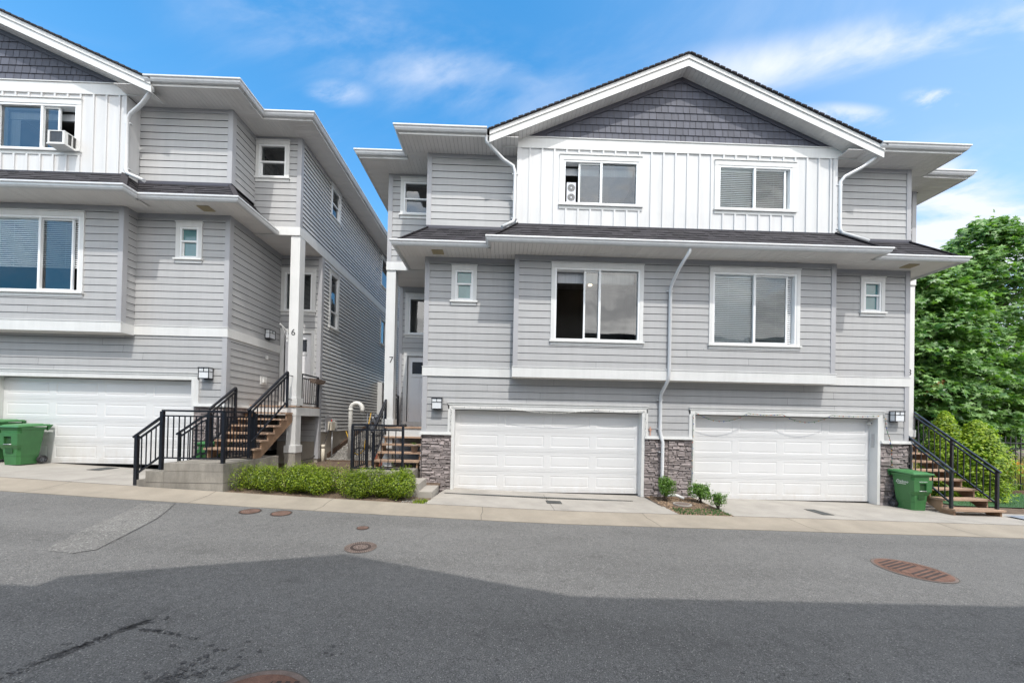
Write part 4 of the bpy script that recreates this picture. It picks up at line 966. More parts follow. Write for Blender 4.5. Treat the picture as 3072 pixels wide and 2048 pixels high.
# unit 7 stairs
t = thing('wooden_staircase', 'brown open wooden steps below the front door of unit 7, partly behind a black railing', 'stairs', (0, 0, 0))
steps(t, -1, 0, 0, [.85, 1.04, 1.235, 1.43], -.06, .27, -7.66, -6.47, .65)
mb = MB(); zb_ = G(-6.5, -1) - .1
mb.box(-7.85, -6.5, -1.12, .30, zb_, .655); l7 = mb.build('concrete_steps', 'conc_old')
tag(l7, 'low concrete landing and two steps down to the driveway at unit 7, behind the hedge', 'steps')
mb = MB(); mb.box(-6.498, -6.2, -1.15, -.33, zb_, .46); mb.build('step', 'conc', l7); mb = MB(); mb.box(-6.198, -5.89, -1.19, -.36, zb_, .29); mb.build('step', 'conc', l7)
rt = thing('landing_railing', 'black square railing round the concrete landing at unit 7, behind the hedge', 'railing', (0, 0, 0))
rail(rt, (-7.77, -1.0, .70), (-6.62, -1.0, .70), 1.06, lower=.07, n=7, posth0=-.3, posth1=-.3)
rail(rt, (-7.77, -1.0, .70), (-7.77, -.1, .70), 1.06, False, True, lower=.07, n=8, posth1=-.2)
rt = thing('stair_railing', 'black sloping railing of the unit 7 wooden steps, running up to the numbered post', 'railing', (0, 0, 0))
rail(rt, (-7.62, -.1, .72), (-7.62, .83, 1.52), .93, lower=.1, top_over=(.1, 0))
rt = thing('deck_railing', 'black railing on the far side of the unit 7 porch, behind the numbered post', 'railing', (0, 0, 0))
rail(rt, (-7.64, 1.12, 1.69), (-7.64, 2.05, 1.69), .95, n=8)
mb = MB()
for k, (x, c) in enumerate(((-7.3, .5), (-7.22, .5))): mb.lathe((x, 1.35, 1.69), [(.0, 0), (.05, 0), (.055, .05), (.04, .08), (0, .085)], 10)
tag(mb.build('shoes', 'blackp'), 'pair of dark shoes on the unit 7 porch boards by the door', 'shoes')
# unit 6 landing and stairs
LX0, LX1 = -11.35, -10.14; yF = -1.69
mb = MB(); mb.box(LX0, LX1, yF, .13, .74, .90); mb.box(LX0 + .0, LX1 + .0, yF + .004, .13, .1, .738)
l6 = mb.build('concrete_steps', 'conc_old'); mb = MB(); mb.box(LX0 + .001, LX1 + .001, yF + .001, .12, .492, .50); mb.box(-11.7, LX0 - .01, yF - .001, -.56, .492, .50); mb.build('seam', 'joint', l6)
tag(l6, 'weathered concrete landing with steps on its left side, in front of unit 6', 'steps')
mb = MB(); mb.box(-11.72, LX0 - .002, yF + .002, -.55, .1, .725); mb.build('step', 'conc_old', l6); mb = MB(); mb.box(-11.90, -11.722, yF + .004, -.55, .1, .545); mb.build('step', 'conc_old', l6)
rt = thing('landing_railing', 'black railing along the front and right edge of the concrete landing at unit 6', 'railing', (0, 0, 0))
rail(rt, (-11.47, -1.62, .90), (-10.20, -1.62, .90), 1.09, lower=.10, n=11, posth0=-.15, posth1=-.15, pw=.06)
rail(rt, (-10.20, -1.62, .90), (-10.20, -.70, .90), 1.09, False, True, lower=.10, n=10, posth1=-.12, pw=.06)
rail(rt, (-11.98, -1.62, .39), (-11.50, -1.62, .76), 1.08, True, False, lower=.26, n=5, posth0=.0, top_over=(.07, 0), pw=.06)
rt = thing('stair_railing', 'short black handrail on the back edge of the unit 6 concrete steps', 'railing', (0, 0, 0))
rail(rt, (-12.02, -.6, .40), (-11.52, -.6, .76), 1.09, True, False, lower=.26, n=5, posth0=.2, top_over=(.07, 0)); rail(rt, (-11.52, -.6, .76), (-11.3, -.6, .86), 1.09, False, True, lower=.2, n=2)
t = thing('wooden_staircase', 'weathered wooden stairs rising from the concrete landing to the porch of unit 6', 'stairs', (HX, HY, HZ0))
steps(t, 1, 0, 0, [.31, .49, .665, .845, 1.02, 1.19], -.70, .245, 6.46, 7.63, .07)
rt = thing('stair_railing', 'black sloping railing between the unit 6 stairs and the numbered post', 'railing', (HX, HY, HZ0))
rail(rt, (7.58, -.80, .30), (7.58, .60, 1.36), .93, lower=.12, posth0=-.2, gap=.12, top_over=(.05, .0))
mb = MB()
for z in (1.55, 2.2): mb.beam((7.58, .6, z), (7.58, .84, z), .02, .02)
mb.build('bracket', 'black', rt)
rt = thing('stair_railing', 'black sloping railing on the wall side of the unit 6 stairs', 'railing', (HX, HY, HZ0))
rail(rt, (6.5, -.60, .28), (6.5, .21, .87), .93, lower=.1, posth0=0, posth1=0, gap=.11)
rt = thing('deck_railing', 'short black railing on the open side of the unit 6 porch, carrying a wicker basket', 'railing', (HX, HY, HZ0))
rail(rt, (7.66, 1.13, 1.38), (7.66, 2.03, 1.38), .92, n=8, post0=True)
mb = MB(); mb.hexa([(7.68, 1.55, 2.10), (7.83, 1.55, 2.10), (7.83, 2.05, 2.10), (7.68, 2.05, 2.10), (7.66, 1.5, 2.22), (7.87, 1.5, 2.22), (7.87, 2.1, 2.22), (7.66, 2.1, 2.22)])
b6 = mb.build('planter_basket', 'wick'); b6.location = (HX, HY, HZ0); tag(b6, 'long brown wicker basket hung on the unit 6 porch railing', 'basket')
mb = MB(); mb.beam((7.40, .835, 3.45), (7.40, .50, 3.56), .02, .03); mb.beam((7.40, .835, 3.22), (7.40, .60, 3.5), .014, .02); mb.box(7.385, 7.415, .818, .835, 3.15, 3.5)
bk_ = mb.build('plant_bracket', 'white'); bk_.location = (HX, HY, HZ0); tag(bk_, 'small white metal hanging bracket screwed to the numbered post of unit 6', 'bracket')
# ---------------------------------------------------------------- bins
def bin_thing(loc, label, logo=False, sc=.94):
    t = thing('wheelie_bin', label, 'bin', loc, 0, 'green wheeled bins')
    mb = MB(); rings = []
    def ring(z, w0, y0, y1, c=.05):
        x = w0 / 2; return [(-x + c, y0, z), (x - c, y0, z), (x, y0 + c, z), (x, y1 - c, z), (x - c, y1, z), (-x + c, y1, z), (-x, y1 - c, z), (-x, y0 + c, z)]
    R = [ring(.0, .38, -.24, .16), ring(.22, .40, -.25, .19), ring(.225, .41, -.255, .19), ring(.42, .44, -.262, .21), ring(.88, .50, -.28, .25), ring(.90, .54, -.30, .27), ring(.95, .55, -.305, .28)]
    for a, b in zip(R[:-1], R[1:]):
        for k in range(8): mb.poly([a[k], a[(k + 1) % 8], b[(k + 1) % 8], b[k]])
    mb.poly(R[0])
    # wedge below the lift pocket
    mb.hexa([(-.20, -.262, .40), (.20, -.262, .40), (.20, -.20, .40), (-.20, -.20, .40), (-.235, -.305, .50), (.235, -.305, .50), (.235, -.2, .50), (-.235, -.2, .50)])
    mb.hexa([(-.235, -.305, .502), (-.09, -.305, .502), (-.09, -.2, .502), (-.235, -.2, .502), (-.25, -.312, .80), (-.09, -.312, .80), (-.09, -.2, .80), (-.25, -.2, .80)])
    mb.hexa([(.09, -.305, .502), (.235, -.305, .502), (.235, -.2, .502), (.09, -.2, .502), (.09, -.312, .80), (.25, -.312, .80), (.25, -.2, .80), (.09, -.2, .80)])
    mb.box(-.089, .089, -.312, -.2, .72, .80)
    body = mb.build('bin_body', 'bin', t)
    mb = MB(); mb.box(-.088, .088, -.275, -.262, .30, .72); mb.build('lift_pocket', mat('pocket_green', (.02, .08, .02), .6), t)
    mb = MB(); mb.tube([(-.1, -.30, .52), (.1, -.30, .52)], .011, 8); mb.build('lift_bar', 'galv', t)
    mb = MB(); mb.hexa([(-.285, -.33, .952), (.285, -.33, .952), (.285, .30, .985), (-.285, .30, .985), (-.275, -.32, .985), (.275, -.32, .985), (.275, .30, 1.03), (-.275, .30, 1.03)])
    mb.hexa([(-.22, -.27, .987), (.22, -.27, .987), (.22, .24, 1.022), (-.22, .24, 1.022), (-.19, -.24, 1.012), (.19, -.24, 1.012), (.19, .21, 1.045), (-.19, .21, 1.045)])
    lid = mb.build('bin_lid', 'binlid', t)
    mb = MB(); mb.tube([(-.26, .30, .99), (-.25, .37, 1.0), (.25, .37, 1.0), (.26, .30, .99)], .016, 8); mb.hexa([(-.26, .27, .86), (-.22, .27, .86), (-.22, .28, .86), (-.26, .28, .86), (-.26, .28, .98), (-.22, .28, .98), (-.22, .38, 1.0), (-.26, .38, 1.0)]); mb.hexa([(.22, .27, .86), (.26, .27, .86), (.26, .28, .86), (.22, .28, .86), (.22, .28, .98), (.26, .28, .98), (.26, .38, 1.0), (.22, .38, 1.0)]); mb.build('handle', 'bin', t)
    for sx in (-1, 1):
        mb = MB(); mb.cs = False; mb.lathe((sx * .235, .19, .10), [(.065, -.02), (.10, -.026), (.105, -.015), (.105, .015), (.10, .026), (.065, .02)], 20, 'x'); wh = mb.build('wheel', 'tyre', t)
        mb = MB(); mb.lathe((sx * .235, .19, .10), [(0, -.02), (.02, -.02), (.02, .02), (0, .02)], 10, 'x'); mb.lathe((sx * .235, .19, .10), [(.06, -.018), (.066, -.018), (.066, .018), (.06, .018)], 20, 'x')
        for k in range(6): a = k * math.pi / 3; mb.beam((sx * .235, .19, .10), (sx * .235, .19 + .062 * math.cos(a), .10 + .062 * math.sin(a)), .024, .014, (1, 0, 0))
        mb.build('rim', 'meter', wh)
    mb = MB(); mb.tube([(-.235, .19, .10), (.235, .19, .10)], .01, 6); mb.build('axle', 'meter', t)
    t.scale = (sc, sc, sc)
    if logo:
        tilt = math.atan((.50 - .44) / 2 / .46)
        text('Dalton', .105, 'logo', 'wtext', t, (-.2455, -.02, .735), (math.pi / 2 - 0, 0, -math.pi / 2), .001, .35).rotation_euler = (math.pi / 2, 0, -math.pi / 2)
        mb = MB(); mb.box(-.2455, -.2435, -.12, .09, .672, .684); mb.build('logo_line', 'wtext', t)
        text('RECYCLABLES', .034, 'print', 'wtext', t, (0.0, -.3135, .765), (math.pi / 2, 0, 0), .001)
    return t
bin_thing((6.10, -.33, G(6.1, -.3) + .012), 'green wheeled bin with a white script logo, against the stone by the unit 8 garage', True)
bin_thing((-15.99, -.33, G(-16, -.3) + .02), 'green wheeled bin with its wheel showing, nearer of the pair at the left garage door')
bin_thing((-16.72, -.25, G(-16.7, -.3) + .075), 'green wheeled bin cut by the left photo edge, behind another bin')
bin_thing((-11.52, -.22, G(-11.6, -.3) + .0), 'green wheeled bin seen through the railing bars beside the unit 6 steps', sc=.86)
# ---------------------------------------------------------------- things in the road and drives
def disc(mb, x, y, r0, r1, h, n=40, z1=None):
    for k in range(n):
        a, b = 2 * math.pi * k / n, 2 * math.pi * (k + 1) / n; q = [(x + r0 * math.cos(a), y + r0 * math.sin(a)), (x + r1 * math.cos(a), y + r1 * math.sin(a)), (x + r1 * math.cos(b), y + r1 * math.sin(b)), (x + r0 * math.cos(b), y + r0 * math.sin(b))]
        if r0 == 0: q = q[1:] + [q[0]]; q = [q[-1]] + q[:2]
        mb.poly([(p[0], p[1], G(*p) + h) for p in q])
def cover(x, y, r, label, style):
    t = thing('manhole_cover', label, 'manhole cover', (0, 0, 0), group='iron covers in the road')
    mb = MB(); disc(mb, x, y, r, r * 1.02 + .003, .004, 48); mb.build('joint', 'joint', t)
    if style == 'small':
        mb = MB(); disc(mb, x, y, r * .84, r, .006); mb.build('rim', 'rustdark', t); mb = MB(); disc(mb, x, y, 0, r * .84, .008, 28); mb.build('lid', 'rust', t)
        mb = MB()
        for k in range(4): disc(mb, x, y, r * (.15 + .17 * k), r * (.21 + .17 * k), .010, 28)
        mb.build('raised_pattern', 'iron', t)
    elif style == 'ring':
        mb = MB(); disc(mb, x, y, r * .66, r, .006); mb.build('rim', 'iron', t)
        mb = MB()
        for rr_, n in ((.74, 34), (.84, 40), (.93, 46)):
            for k in range(n):
                a = 2 * math.pi * k / n; cx_, cy_ = x + r * rr_ * math.cos(a), y + r * rr_ * math.sin(a); mb.box(cx_ - .005, cx_ + .005, cy_ - .005, cy_ + .005, G(cx_, cy_) + .006, G(cx_, cy_) + .008)
        disc(mb, x, y, r * .46, r * .66, .008); mb.build('groove', 'rustdark', t)
        mb = MB(); disc(mb, x, y, 0, r * .46, .010); mb.build('lid', 'iron', t)
        mb = MB()
        for rr_, n in ((.36, 12), (.14, 6)):
            for k in range(n):
                a = 2 * math.pi * k / n; cx_, cy_ = x + r * rr_ * math.cos(a), y + r * rr_ * math.sin(a); mb.box(cx_ - .008, cx_ + .008, cy_ - .005, cy_ + .005, G(cx_, cy_) + .010, G(cx_, cy_) + .013)
        mb.build('raised_pattern', 'rustdark', t)
    elif style == 'grate':
        mb = MB(); disc(mb, x, y, r * .93, r, .006); mb.build('rim', 'iron', t); mb = MB(); disc(mb, x, y, 0, r * .93, .008); mb.build('lid', 'rust', t)
        mb = MB(); ang = math.radians(-68); ca, sa = math.cos(ang), math.sin(ang)
        def R_(u, v): return (x + ca * u - sa * v, y + sa * u + ca * v)
        def rect(u0, u1, v0, v1, h):
            mb.poly([(p[0], p[1], G(*p) + h) for p in (R_(u0, v0), R_(u1, v0), R_(u1, v1), R_(u0, v1))])
        k = -.31
        while k < .31:
            if abs(k) > .02:
                ln = min(.25, math.sqrt(max(0, (r * .86) ** 2 - k * k))); rect(k, k + .032, -ln, ln, .010)
            k += .062
        for i in range(-12, 13):
            for j in range(-12, 13):
                u, v = i * .042 + (.02 if j % 2 else 0), j * .034; d = math.hypot(u, v)
                if d < r * .88 and (abs(v) > .27 or abs(u) > .35): rect(u, u + .022, v, v + .012, .010)
        mb.build('slot', 'rustdark', t)
    elif style == 'big':
        mb = MB(); disc(mb, x, y, r * .90, r, .006, 64); mb.build('rim', 'iron', t); mb = MB(); disc(mb, x, y, 0, r * .89, .008, 64); mb.build('lid', 'rust', t)
        mb = MB()
        for row, n, yy in ((0, 7, .66), (1, 9, .42)):
            for i in range(n):
                u = (i - (n - 1) / 2) * .062; v = r * yy; mb.poly([(x + u + a, y + v + b, G(x, y) + .0105) for a, b in ((-.016, -.03), (.016, -.03), (.022, .0), (.016, .03), (-.016, .03))])
        mb.build('slot', 'rustdark', t)
    return t
cover(-8.86, -2.69, .17, 'small rusty round cover, left of the pair below the hedge', 'small')
cover(-8.30, -2.70, .17, 'small rusty round cover, right of the pair below the hedge', 'small')
cover(-6.64, -3.21, .098, 'smallest rusty round cover, just above the patterned manhole', 'small')
cover(-6.345, -4.04, .215, 'round iron manhole with a wide studded ring, at the tip of the road shadow', 'ring')
cover(1.66, -4.11, .42, 'large round rusty storm grate with slanted slots at the right', 'grate')
cover(-5.97, -6.88, .40, 'large rusty round cover cut by the bottom edge of the photo', 'big')
def plate(x0, x1, y0, y1, label, sk=0, bars=6):
    t = thing('drain_cover', label, 'drain cover', (0, 0, 0), group='dark drain covers set in the driveways')
    H = lambda x, y: G(x, y) + .05 * (1 - (y - KI) / 1.7)
    def q(u0, u1, v0, v1, h, mb): mb.poly([(x + sk * (y - y0), y, H(x, y) + h) for x, y in ((u0, v0), (u1, v0), (u1, v1), (u0, v1))])
    mb = MB(); q(x0, x1, y0, y1, .005, mb); mb.build('plate', 'drain', t)
    mb = MB()
    e = .012
    for a in ((x0, x0 + e, y0, y1), (x1 - e, x1, y0, y1), (x0, x1, y0, y0 + e), (x0, x1, y1 - e, y1)): q(*a, .008, mb)
    for k in range(1, bars): yy = y0 + (y1 - y0) * k / bars; q(x0 + .04, x1 - .04, yy - .004, yy + .004, .008, mb)
    mb.build('rim', 'rustdark', t)
plate(-3.28, -2.93, -1.08, -.80, 'square dark drain cover in the middle of the unit 7 driveway')
plate(2.92, 3.18, -1.34, -.82, 'dark drain cover in the unit 8 driveway')
plate(-14.32, -14.02, -.48, -.02, 'dark drain cover in the left driveway, right of the bins')
t = thing('trench_drain', 'long narrow slotted trench drain across the unit 7 driveway below the door', 'drain', (0, 0, 0))
mb = MB(); H = lambda x, y: G(x, y) + .05 * (1 - (y - KI) / 1.7)
mb.poly([(x, y, H(x, y) + .003) for x, y in ((-5.72, -.56), (-1.1, -.56), (-1.1, -.48), (-5.72, -.48))]); mb.build('channel', 'drain', t)
mb = MB(); x = -5.71
while x < -1.12: mb.poly([(a, b, H(a, b) + .007) for a, b in ((x, -.555), (x + .022, -.555), (x + .022, -.485), (x, -.485))]); x += .045
mb.build('slot', 'rustdark', t)
t = thing('valve_cover', 'round dark cover with pale concrete rim in the bark bed between the garages', 'cover', (-.03, -.85, G(0, -.85) + .045))
mb = MB(); mb.lathe((0, 0, 0), [(.17, 0), (.17, .025), (.205, .025), (.205, 0)], 28); mb.build('rim', 'conc', t); mb = MB(); mb.lathe((0, 0, 0), [(0, .018), (.169, .018)], 28); mb.build('lid', 'iron', t)
# ---------------------------------------------------------------- plants
def leaf_cloud(name, m, samples, size, shape, parent=None, up=.5, seed=1, droop=0, aspect=.6):
    r = random.Random(seed); mb = MB()
    for (p, nrm) in samples:
        n = (Vector(nrm) * (1 - up) + Vector((0, 0, up)) + Vector((r.gauss(0, .35), r.gauss(0, .35), r.gauss(0, .35)))).normalized()
        a = n.cross(Vector((r.gauss(0, 1), r.gauss(0, 1), r.gauss(0, 1)))).normalized(); b = n.cross(a); s = size * r.uniform(.65, 1.25); p = Vector(p)
        pts = [p + a * (x * s) + b * (y * s * aspect) + n * (-abs(x) * s * droop) for x, y in shape]; mb.poly(pts)
    return mb.build(name, m, parent)
DIAMOND = [(-.5, 0), (0, -.5), (.5, 0), (0, .5)]
MAPLE = [(-.5, 0), (-.18, -.16), (-.28, -.5), (.02, -.26), (.26, -.52), (.22, -.16), (.55, 0), (.22, .16), (.26, .52), (.02, .26), (-.28, .5), (-.18, .16)]
def bush(name, x, y, rx, ry, h, n, size, label, cat, m, seed, z0=None, stems=8, lumps=9, group=None, bottom=.0, box=False):
    r = random.Random(seed); z0 = (G(x, y) + .04) if z0 is None else z0; t = thing(name, label, cat, (x, y, z0), 0, group)
    L_ = []
    for i in range(lumps):
        if box: L_.append((r.uniform(-.85, .85) * rx, r.uniform(-.6, .6) * ry, h * r.uniform(.38, .62), rx * r.uniform(.22, .34), ry * r.uniform(.5, .7), h * r.uniform(.38, .46)))
        else:
            a = r.uniform(0, 6.28); q = r.uniform(0, .55); L_.append((rx * q * math.cos(a), ry * q * math.sin(a), h * r.uniform(.45, .72), rx * r.uniform(.4, .6), ry * r.uniform(.4, .6), h * r.uniform(.22, .38)))
    if box:
        for i in range(int(rx * 9)): L_.append((-rx * .9 + rx * 1.8 * i / (rx * 9 - 1), r.uniform(-.3, .3) * ry, h * .5, rx * .22, ry * .78, h * .47))
    sm = []
    for i in range(n):
        c = r.choice(L_); d = Vector((r.gauss(0, 1), r.gauss(0, 1), r.gauss(0, 1))).normalized(); q = 1 - abs(r.gauss(0, .16)) + (.14 if r.random() < .06 else 0)
        p = (c[0] + d.x * c[3] * q, c[1] + d.y * c[4] * q, max(bottom, c[2] + d.z * c[5] * q)); sm.append((p, d))
    if box:
        for i in range(int(rx * 170)):
            c = r.choice(L_); d = Vector((r.uniform(-1, 1), r.uniform(-.9, .3), 0)); b0 = Vector((c[0] + d.x * c[3] * .7, c[1] + d.y * c[4] * .7, c[2] + c[5] * .75)); ln = r.uniform(.05, .2) * r.random() + .04
            for k in range(9): sm.append((b0 + Vector((r.gauss(0, .012), r.gauss(0, .012), ln * k / 8)), (0, 0, 1)))
    else:
        for i in range(22):
            c = r.choice(L_); a = r.uniform(0, 6.28); b0 = Vector((c[0] + math.cos(a) * c[3] * .7, c[1] + math.sin(a) * c[4] * .7, c[2] + c[5] * .4)); dv = Vector((math.cos(a) * .6, math.sin(a) * .6, 1)).normalized(); ln = r.uniform(.05, .15)
            for k in range(10): sm.append((b0 + dv * ln * k / 9 + Vector((r.gauss(0, .012), r.gauss(0, .012), 0)), dv))
    leaf_cloud('foliage', m, sm, size, DIAMOND, t, .35, seed)
    mb = MB()
    for i in range(stems):
        c = r.choice(L_); mb.tube([(r.gauss(0, .03) + (c[0] * .8 if box else 0), r.gauss(0, .03), 0), (c[0] * .6 if not box else c[0], c[1] * .5, c[2] * .6), (c[0], c[1], c[2] + c[5] * .6)], [.012, .008, .003], 5)
    mb.build('stem', 'bark', t); return t
bush('hedge_bush', -8.97, -1.28, 1.12, .40, .62, 25000, .032, 'left one of the two low green hedges, next to the concrete landing', 'hedge', 'hedge', 3, G(-8.9, -1.3) + .0, 14, 12, 'clipped hedges along the kerb', box=True)
bush('hedge_bush', -7.03, -1.28, .77, .40, .68, 18000, .032, 'right one of the two low green hedges, next to the unit 7 steps', 'hedge', 'hedge', 4, G(-7, -1.3) + .0, 12, 10, 'clipped hedges along the kerb', box=True)
bush('shrub', -.28, -.52, .25, .22, .64, 2900, .038, 'upright green shrub in front of the downspout in the bark bed', 'shrub', 'shrub', 5, group='small shrubs in the bark bed', bottom=.1)
bush('shrub', .56, -.55, .31, .25, .47, 3000, .04, 'round dense green shrub, middle of the three in the bark bed', 'shrub', 'shrub', 6, group='small shrubs in the bark bed', bottom=.06)
bush('shrub', .62, -1.18, .25, .2, .42, 620, .042, 'thin sparse shrub by the kerb end of the bark bed', 'shrub', 'shrub', 8, group='small shrubs in the bark bed', bottom=.1, lumps=12)
def cedar(x, y, h, rad, n, label, seed):
    r = random.Random(seed); t = thing('cedar_shrub', label, 'cedar', (x, y, G(x, 0) - .02), 0, 'bright green cedars beyond the unit 8 stairs'); sm = []
    for i in range(n):
        f = r.random() ** .8; z = f * h; a = r.uniform(0, 6.283); prof = rad * (math.sin(min(1, (1 - f) * 1.5) * math.pi / 2)) ** .62 * (.85 + .15 * min(1, f * 4))
        lump = 1 + .30 * noise.noise(Vector((math.cos(a) * 1.6, math.sin(a) * 1.6, z * 2.6 + seed))); q = prof * lump * (1 + r.gauss(-.07, .14))
        d = Vector((math.cos(a), math.sin(a), .5)); sm.append(((q * math.cos(a), q * math.sin(a), z + .05), d))
    leaf_cloud('foliage', 'thuja', sm, .075, [(-.5, -.15), (0, -.3), (.5, -.12), (.62, .1), (.1, .35), (-.4, .2)], t, .3, seed, aspect=.8)
    mb = MB(); mb.tube([(0, 0, -.05), (0, 0, h * .8)], [.06, .02], 7); mb.build('trunk', 'bark', t)
cedar(9.42, 1.55, 2.62, .44, 11000, 'narrower bright green cedar with a pointed top, nearer the house wall', 31)
cedar(9.95, 1.2, 2.36, .60, 15000, 'wider rounded bright green cedar beyond the stair railing', 32)
def tree(name, x, y, h, rx, ry, n, m, label, seed, z0=0, low=.12, lsz=.28):
    r = random.Random(seed); zb = -.3; t = thing(name, label, 'tree', (x, y, zb), 0, 'broad-leaved maples beyond the picket fence'); mb = MB()
    top = h * .82; mb.tube([(0, 0, 0), (r.gauss(0, .2), r.gauss(0, .2), h * .3), (r.gauss(0, .3), r.gauss(0, .3), h * .6), (r.gauss(0, .3), r.gauss(0, .3), top)], [.22, .17, .1, .03], 9); sm = []
    ncl = n // 26
    for i in range(ncl):
        f = low + (1 - low) * r.random(); a = r.uniform(0, 6.283); prof = (math.sin(min(1, (1 - f) * 1.7 + .08) * math.pi / 2)) ** .8 * (.75 + .25 * min(1, f * 3)); q = (r.random() ** .45) * prof * (1 + .25 * noise.noise(Vector((math.cos(a) * 1.3, math.sin(a) * 1.3, f * 5 + seed))))
        c = Vector((rx * q * math.cos(a), ry * q * math.sin(a), f * h)); out = Vector((math.cos(a), math.sin(a), 0))
        if i % 7 == 0 and f < .93: mb.tube([(0, 0, max(.3, c.z - 1.4)), (c.x * .5, c.y * .5, c.z - .5), tuple(c)], [.05, .03, .008], 5)
        cr = r.uniform(.35, .75)
        for k in range(26):
            u, v = r.gauss(0, .5) * cr, r.gauss(0, .5) * cr
            p = c + Vector((u, v, r.gauss(0, .10) - (u * out.x + v * out.y) * .45)); sm.append((p, out * .6 + Vector((0, -.3, .5))))
    mb.build('trunk', 'bark', t); leaf_cloud('crown', m, sm, lsz, MAPLE, t, .5, seed, .35, 1.0)
    return t
tree('maple_tree', 16.2, 8.2, 10.6, 4.2, 2.6, 17000, 'maple', 'big-leaved green maple nearest the house corner', 41)
tree('maple_tree', 21.2, 9.0, 13.2, 4.6, 3.0, 17000, 'maple', 'tallest big-leaved maple at the right photo edge', 42)
tree('maple_tree', 18.5, 8.0, 6.6, 4.2, 1.8, 10000, 'maple', 'lower spreading maple branches just above the cedars and fence', 43, low=.24)
tree('maple_tree', 25.5, 14, 14.0, 5, 4, 9000, 'maple2', 'yellower maple behind, topping out at the right photo edge', 44, lsz=.34, low=.02)
tree('maple_tree', 20.5, 15, 12.5, 5, 4, 9000, 'maple2', 'darker maple filling the gap behind the others near the house', 45, lsz=.34, low=.02)
r = random.Random(9); sm = [((r.gauss(15.6, .22), r.gauss(6.6, .15), r.gauss(3.9, .16)), (0, -1, .4)) for i in range(70)]
tag(leaf_cloud('red_foliage', 'redleaf', sm, .15, MAPLE, None, .4, 5, .3, 1), 'small patch of red leaves inside the green maples', 'leaves', kind='stuff')
# flowers, dry grass, lawn blades behind the fence
def blades(name, m, n, xr, yr, h, label, cat, seed, wd=.012, zf=None):
    r = random.Random(seed); mb = MB()
    for i in range(n):
        x, y = r.uniform(*xr), r.uniform(*yr); z = (zf or (lambda a, b: G(a, 0)))(x, y); hh = h * r.uniform(.4, 1.2); a = r.uniform(0, 6.28); l = r.gauss(0, .25) * hh; dx, dy = math.cos(a) * wd, math.sin(a) * wd
        mb.poly([(x - dx, y - dy, z), (x + dx, y + dy, z), (x + l, y + l * .4, z + hh)])
    o = mb.build(name, m); tag(o, label, cat, kind='stuff'); return o
blades('lawn_grass', 'grass', 9000, (8.2, 14.5), (.15, 2.35), .07, 'short dark green lawn right of the cedars', 'grass', 1, .008)
fz = lambda x, y: G(x, 0) + max(0, y - 2.6) * .10
blades('dry_grass', 'dry', 15000, (9, 18), (2.8, 6.2), .85, 'tall dry yellow grass behind the black fence', 'grass', 2, .012, fz)
blades('meadow_grass', 'shrub', 9000, (9, 18), (2.7, 6.2), .5, 'green weeds among the dry grass behind the black fence', 'grass', 3, .014, fz)
r = random.Random(4); sm = []
for i in range(240):
    x, y = r.choice(((13.2, 3.3), (13.8, 3.6), (14.4, 3.4), (11.4, 4.4))); x += r.gauss(0, .45); y += r.gauss(0, .3); z = fz(x, y) + r.uniform(.55, 1.0)
    for k in range(6): sm.append(((x + r.gauss(0, .025), y + r.gauss(0, .025), z + r.gauss(0, .015)), (0, -.4, 1)))
tag(leaf_cloud('flowers', 'flower', sm, .06, DIAMOND, None, .7, 3), 'orange daisy flowers behind the black fence', 'flowers', kind='stuff')
tb = MB(); tb.beam((8.5, 2.5, G(8.5, 0) + .06), (16.5, 2.5, G(16, 0) + .06), .10, .14); tag(tb.build('timber_edging', 'timber'), 'long brown timber edging along the back of the lawn', 'edging')
# picket fence
t = thing('picket_fence', 'black metal picket fence behind the cedars and lawn', 'fence', (0, 0, 0))
fy0 = 2.75; fp = [(8.6, 4.4), (12.4, fy0), (17.5, fy0 - .3)]
for (a, b) in zip(fp[:-1], fp[1:]):
    A, B = Vector((*a, G(a[0], 0) + .12)), Vector((*b, G(b[0], 0) + .12)); L_ = (B - A).length; n = int(L_ / .165)
    for h in (.22, 1.42, 1.62): mb = MB(); mb.beam(A + Vector((0, 0, h)), B + Vector((0, 0, h)), .03, .03); mb.build('rail', 'black', t)
    for i in range(n):
        q = A.lerp(B, i / n); mb = MB(); mb.beam(q, q + Vector((0, 0, 1.85)), .02, .02, (0, 1, 0)); mb.build('picket', 'black', t)
for q in ((13.95, fy0 - .1), (8.6, 4.4), (16.8, 2.5)):
    z = G(q[0], 0); mb = MB(); mb.box(q[0] - .05, q[0] + .05, q[1] - .05, q[1] + .05, z, z + 2.0); mb.box(q[0] - .06, q[0] + .06, q[1] - .06, q[1] + .06, z + 2.0, z + 2.03); mb.build('post', 'black', t)
# bark bed chips and gravel pebbles
def scatter(name, m, n, xr, yr, zf, sz, label, cat, seed, flatn=.4):
    r = random.Random(seed); mb = MB()
    for i in range(n):
        x, y = r.uniform(*xr), r.uniform(*yr); z = zf(x, y); s = sz * r.uniform(.5, 1.4); a = r.uniform(0, 6.28); ca, sa = math.cos(a), math.sin(a)
        pts = [(x + (u * ca - v * sa) * s, y + (u * sa + v * ca) * s, z + w_ * s * flatn) for u, v, w_ in ((-.5, -.35, 0), (.5, -.3, 0), (.45, .35, 0), (-.4, .3, 0), (-.3, -.2, .8), (.3, -.2, .9), (.28, .22, .7), (-.25, .2, .9))]
        mb.hexa(pts)
    o = mb.build(name, m); tag(o, label, cat, kind='stuff')
scatter('bark_chips', 'chip', 1500, (-.55, .66), (-1.66, -.05), lambda x, y: G(x, y) + .035, .035, 'brown bark chips and dead leaves in the small bed between the garages', 'bark chips', 1)
scatter('gravel', 'pebble', 5000, (-10.1, -7.7), (2.35, 7.5), lambda x, y: T(x, y) + .0, .05, 'grey gravel sloping up between the two houses', 'gravel', 2, .6)
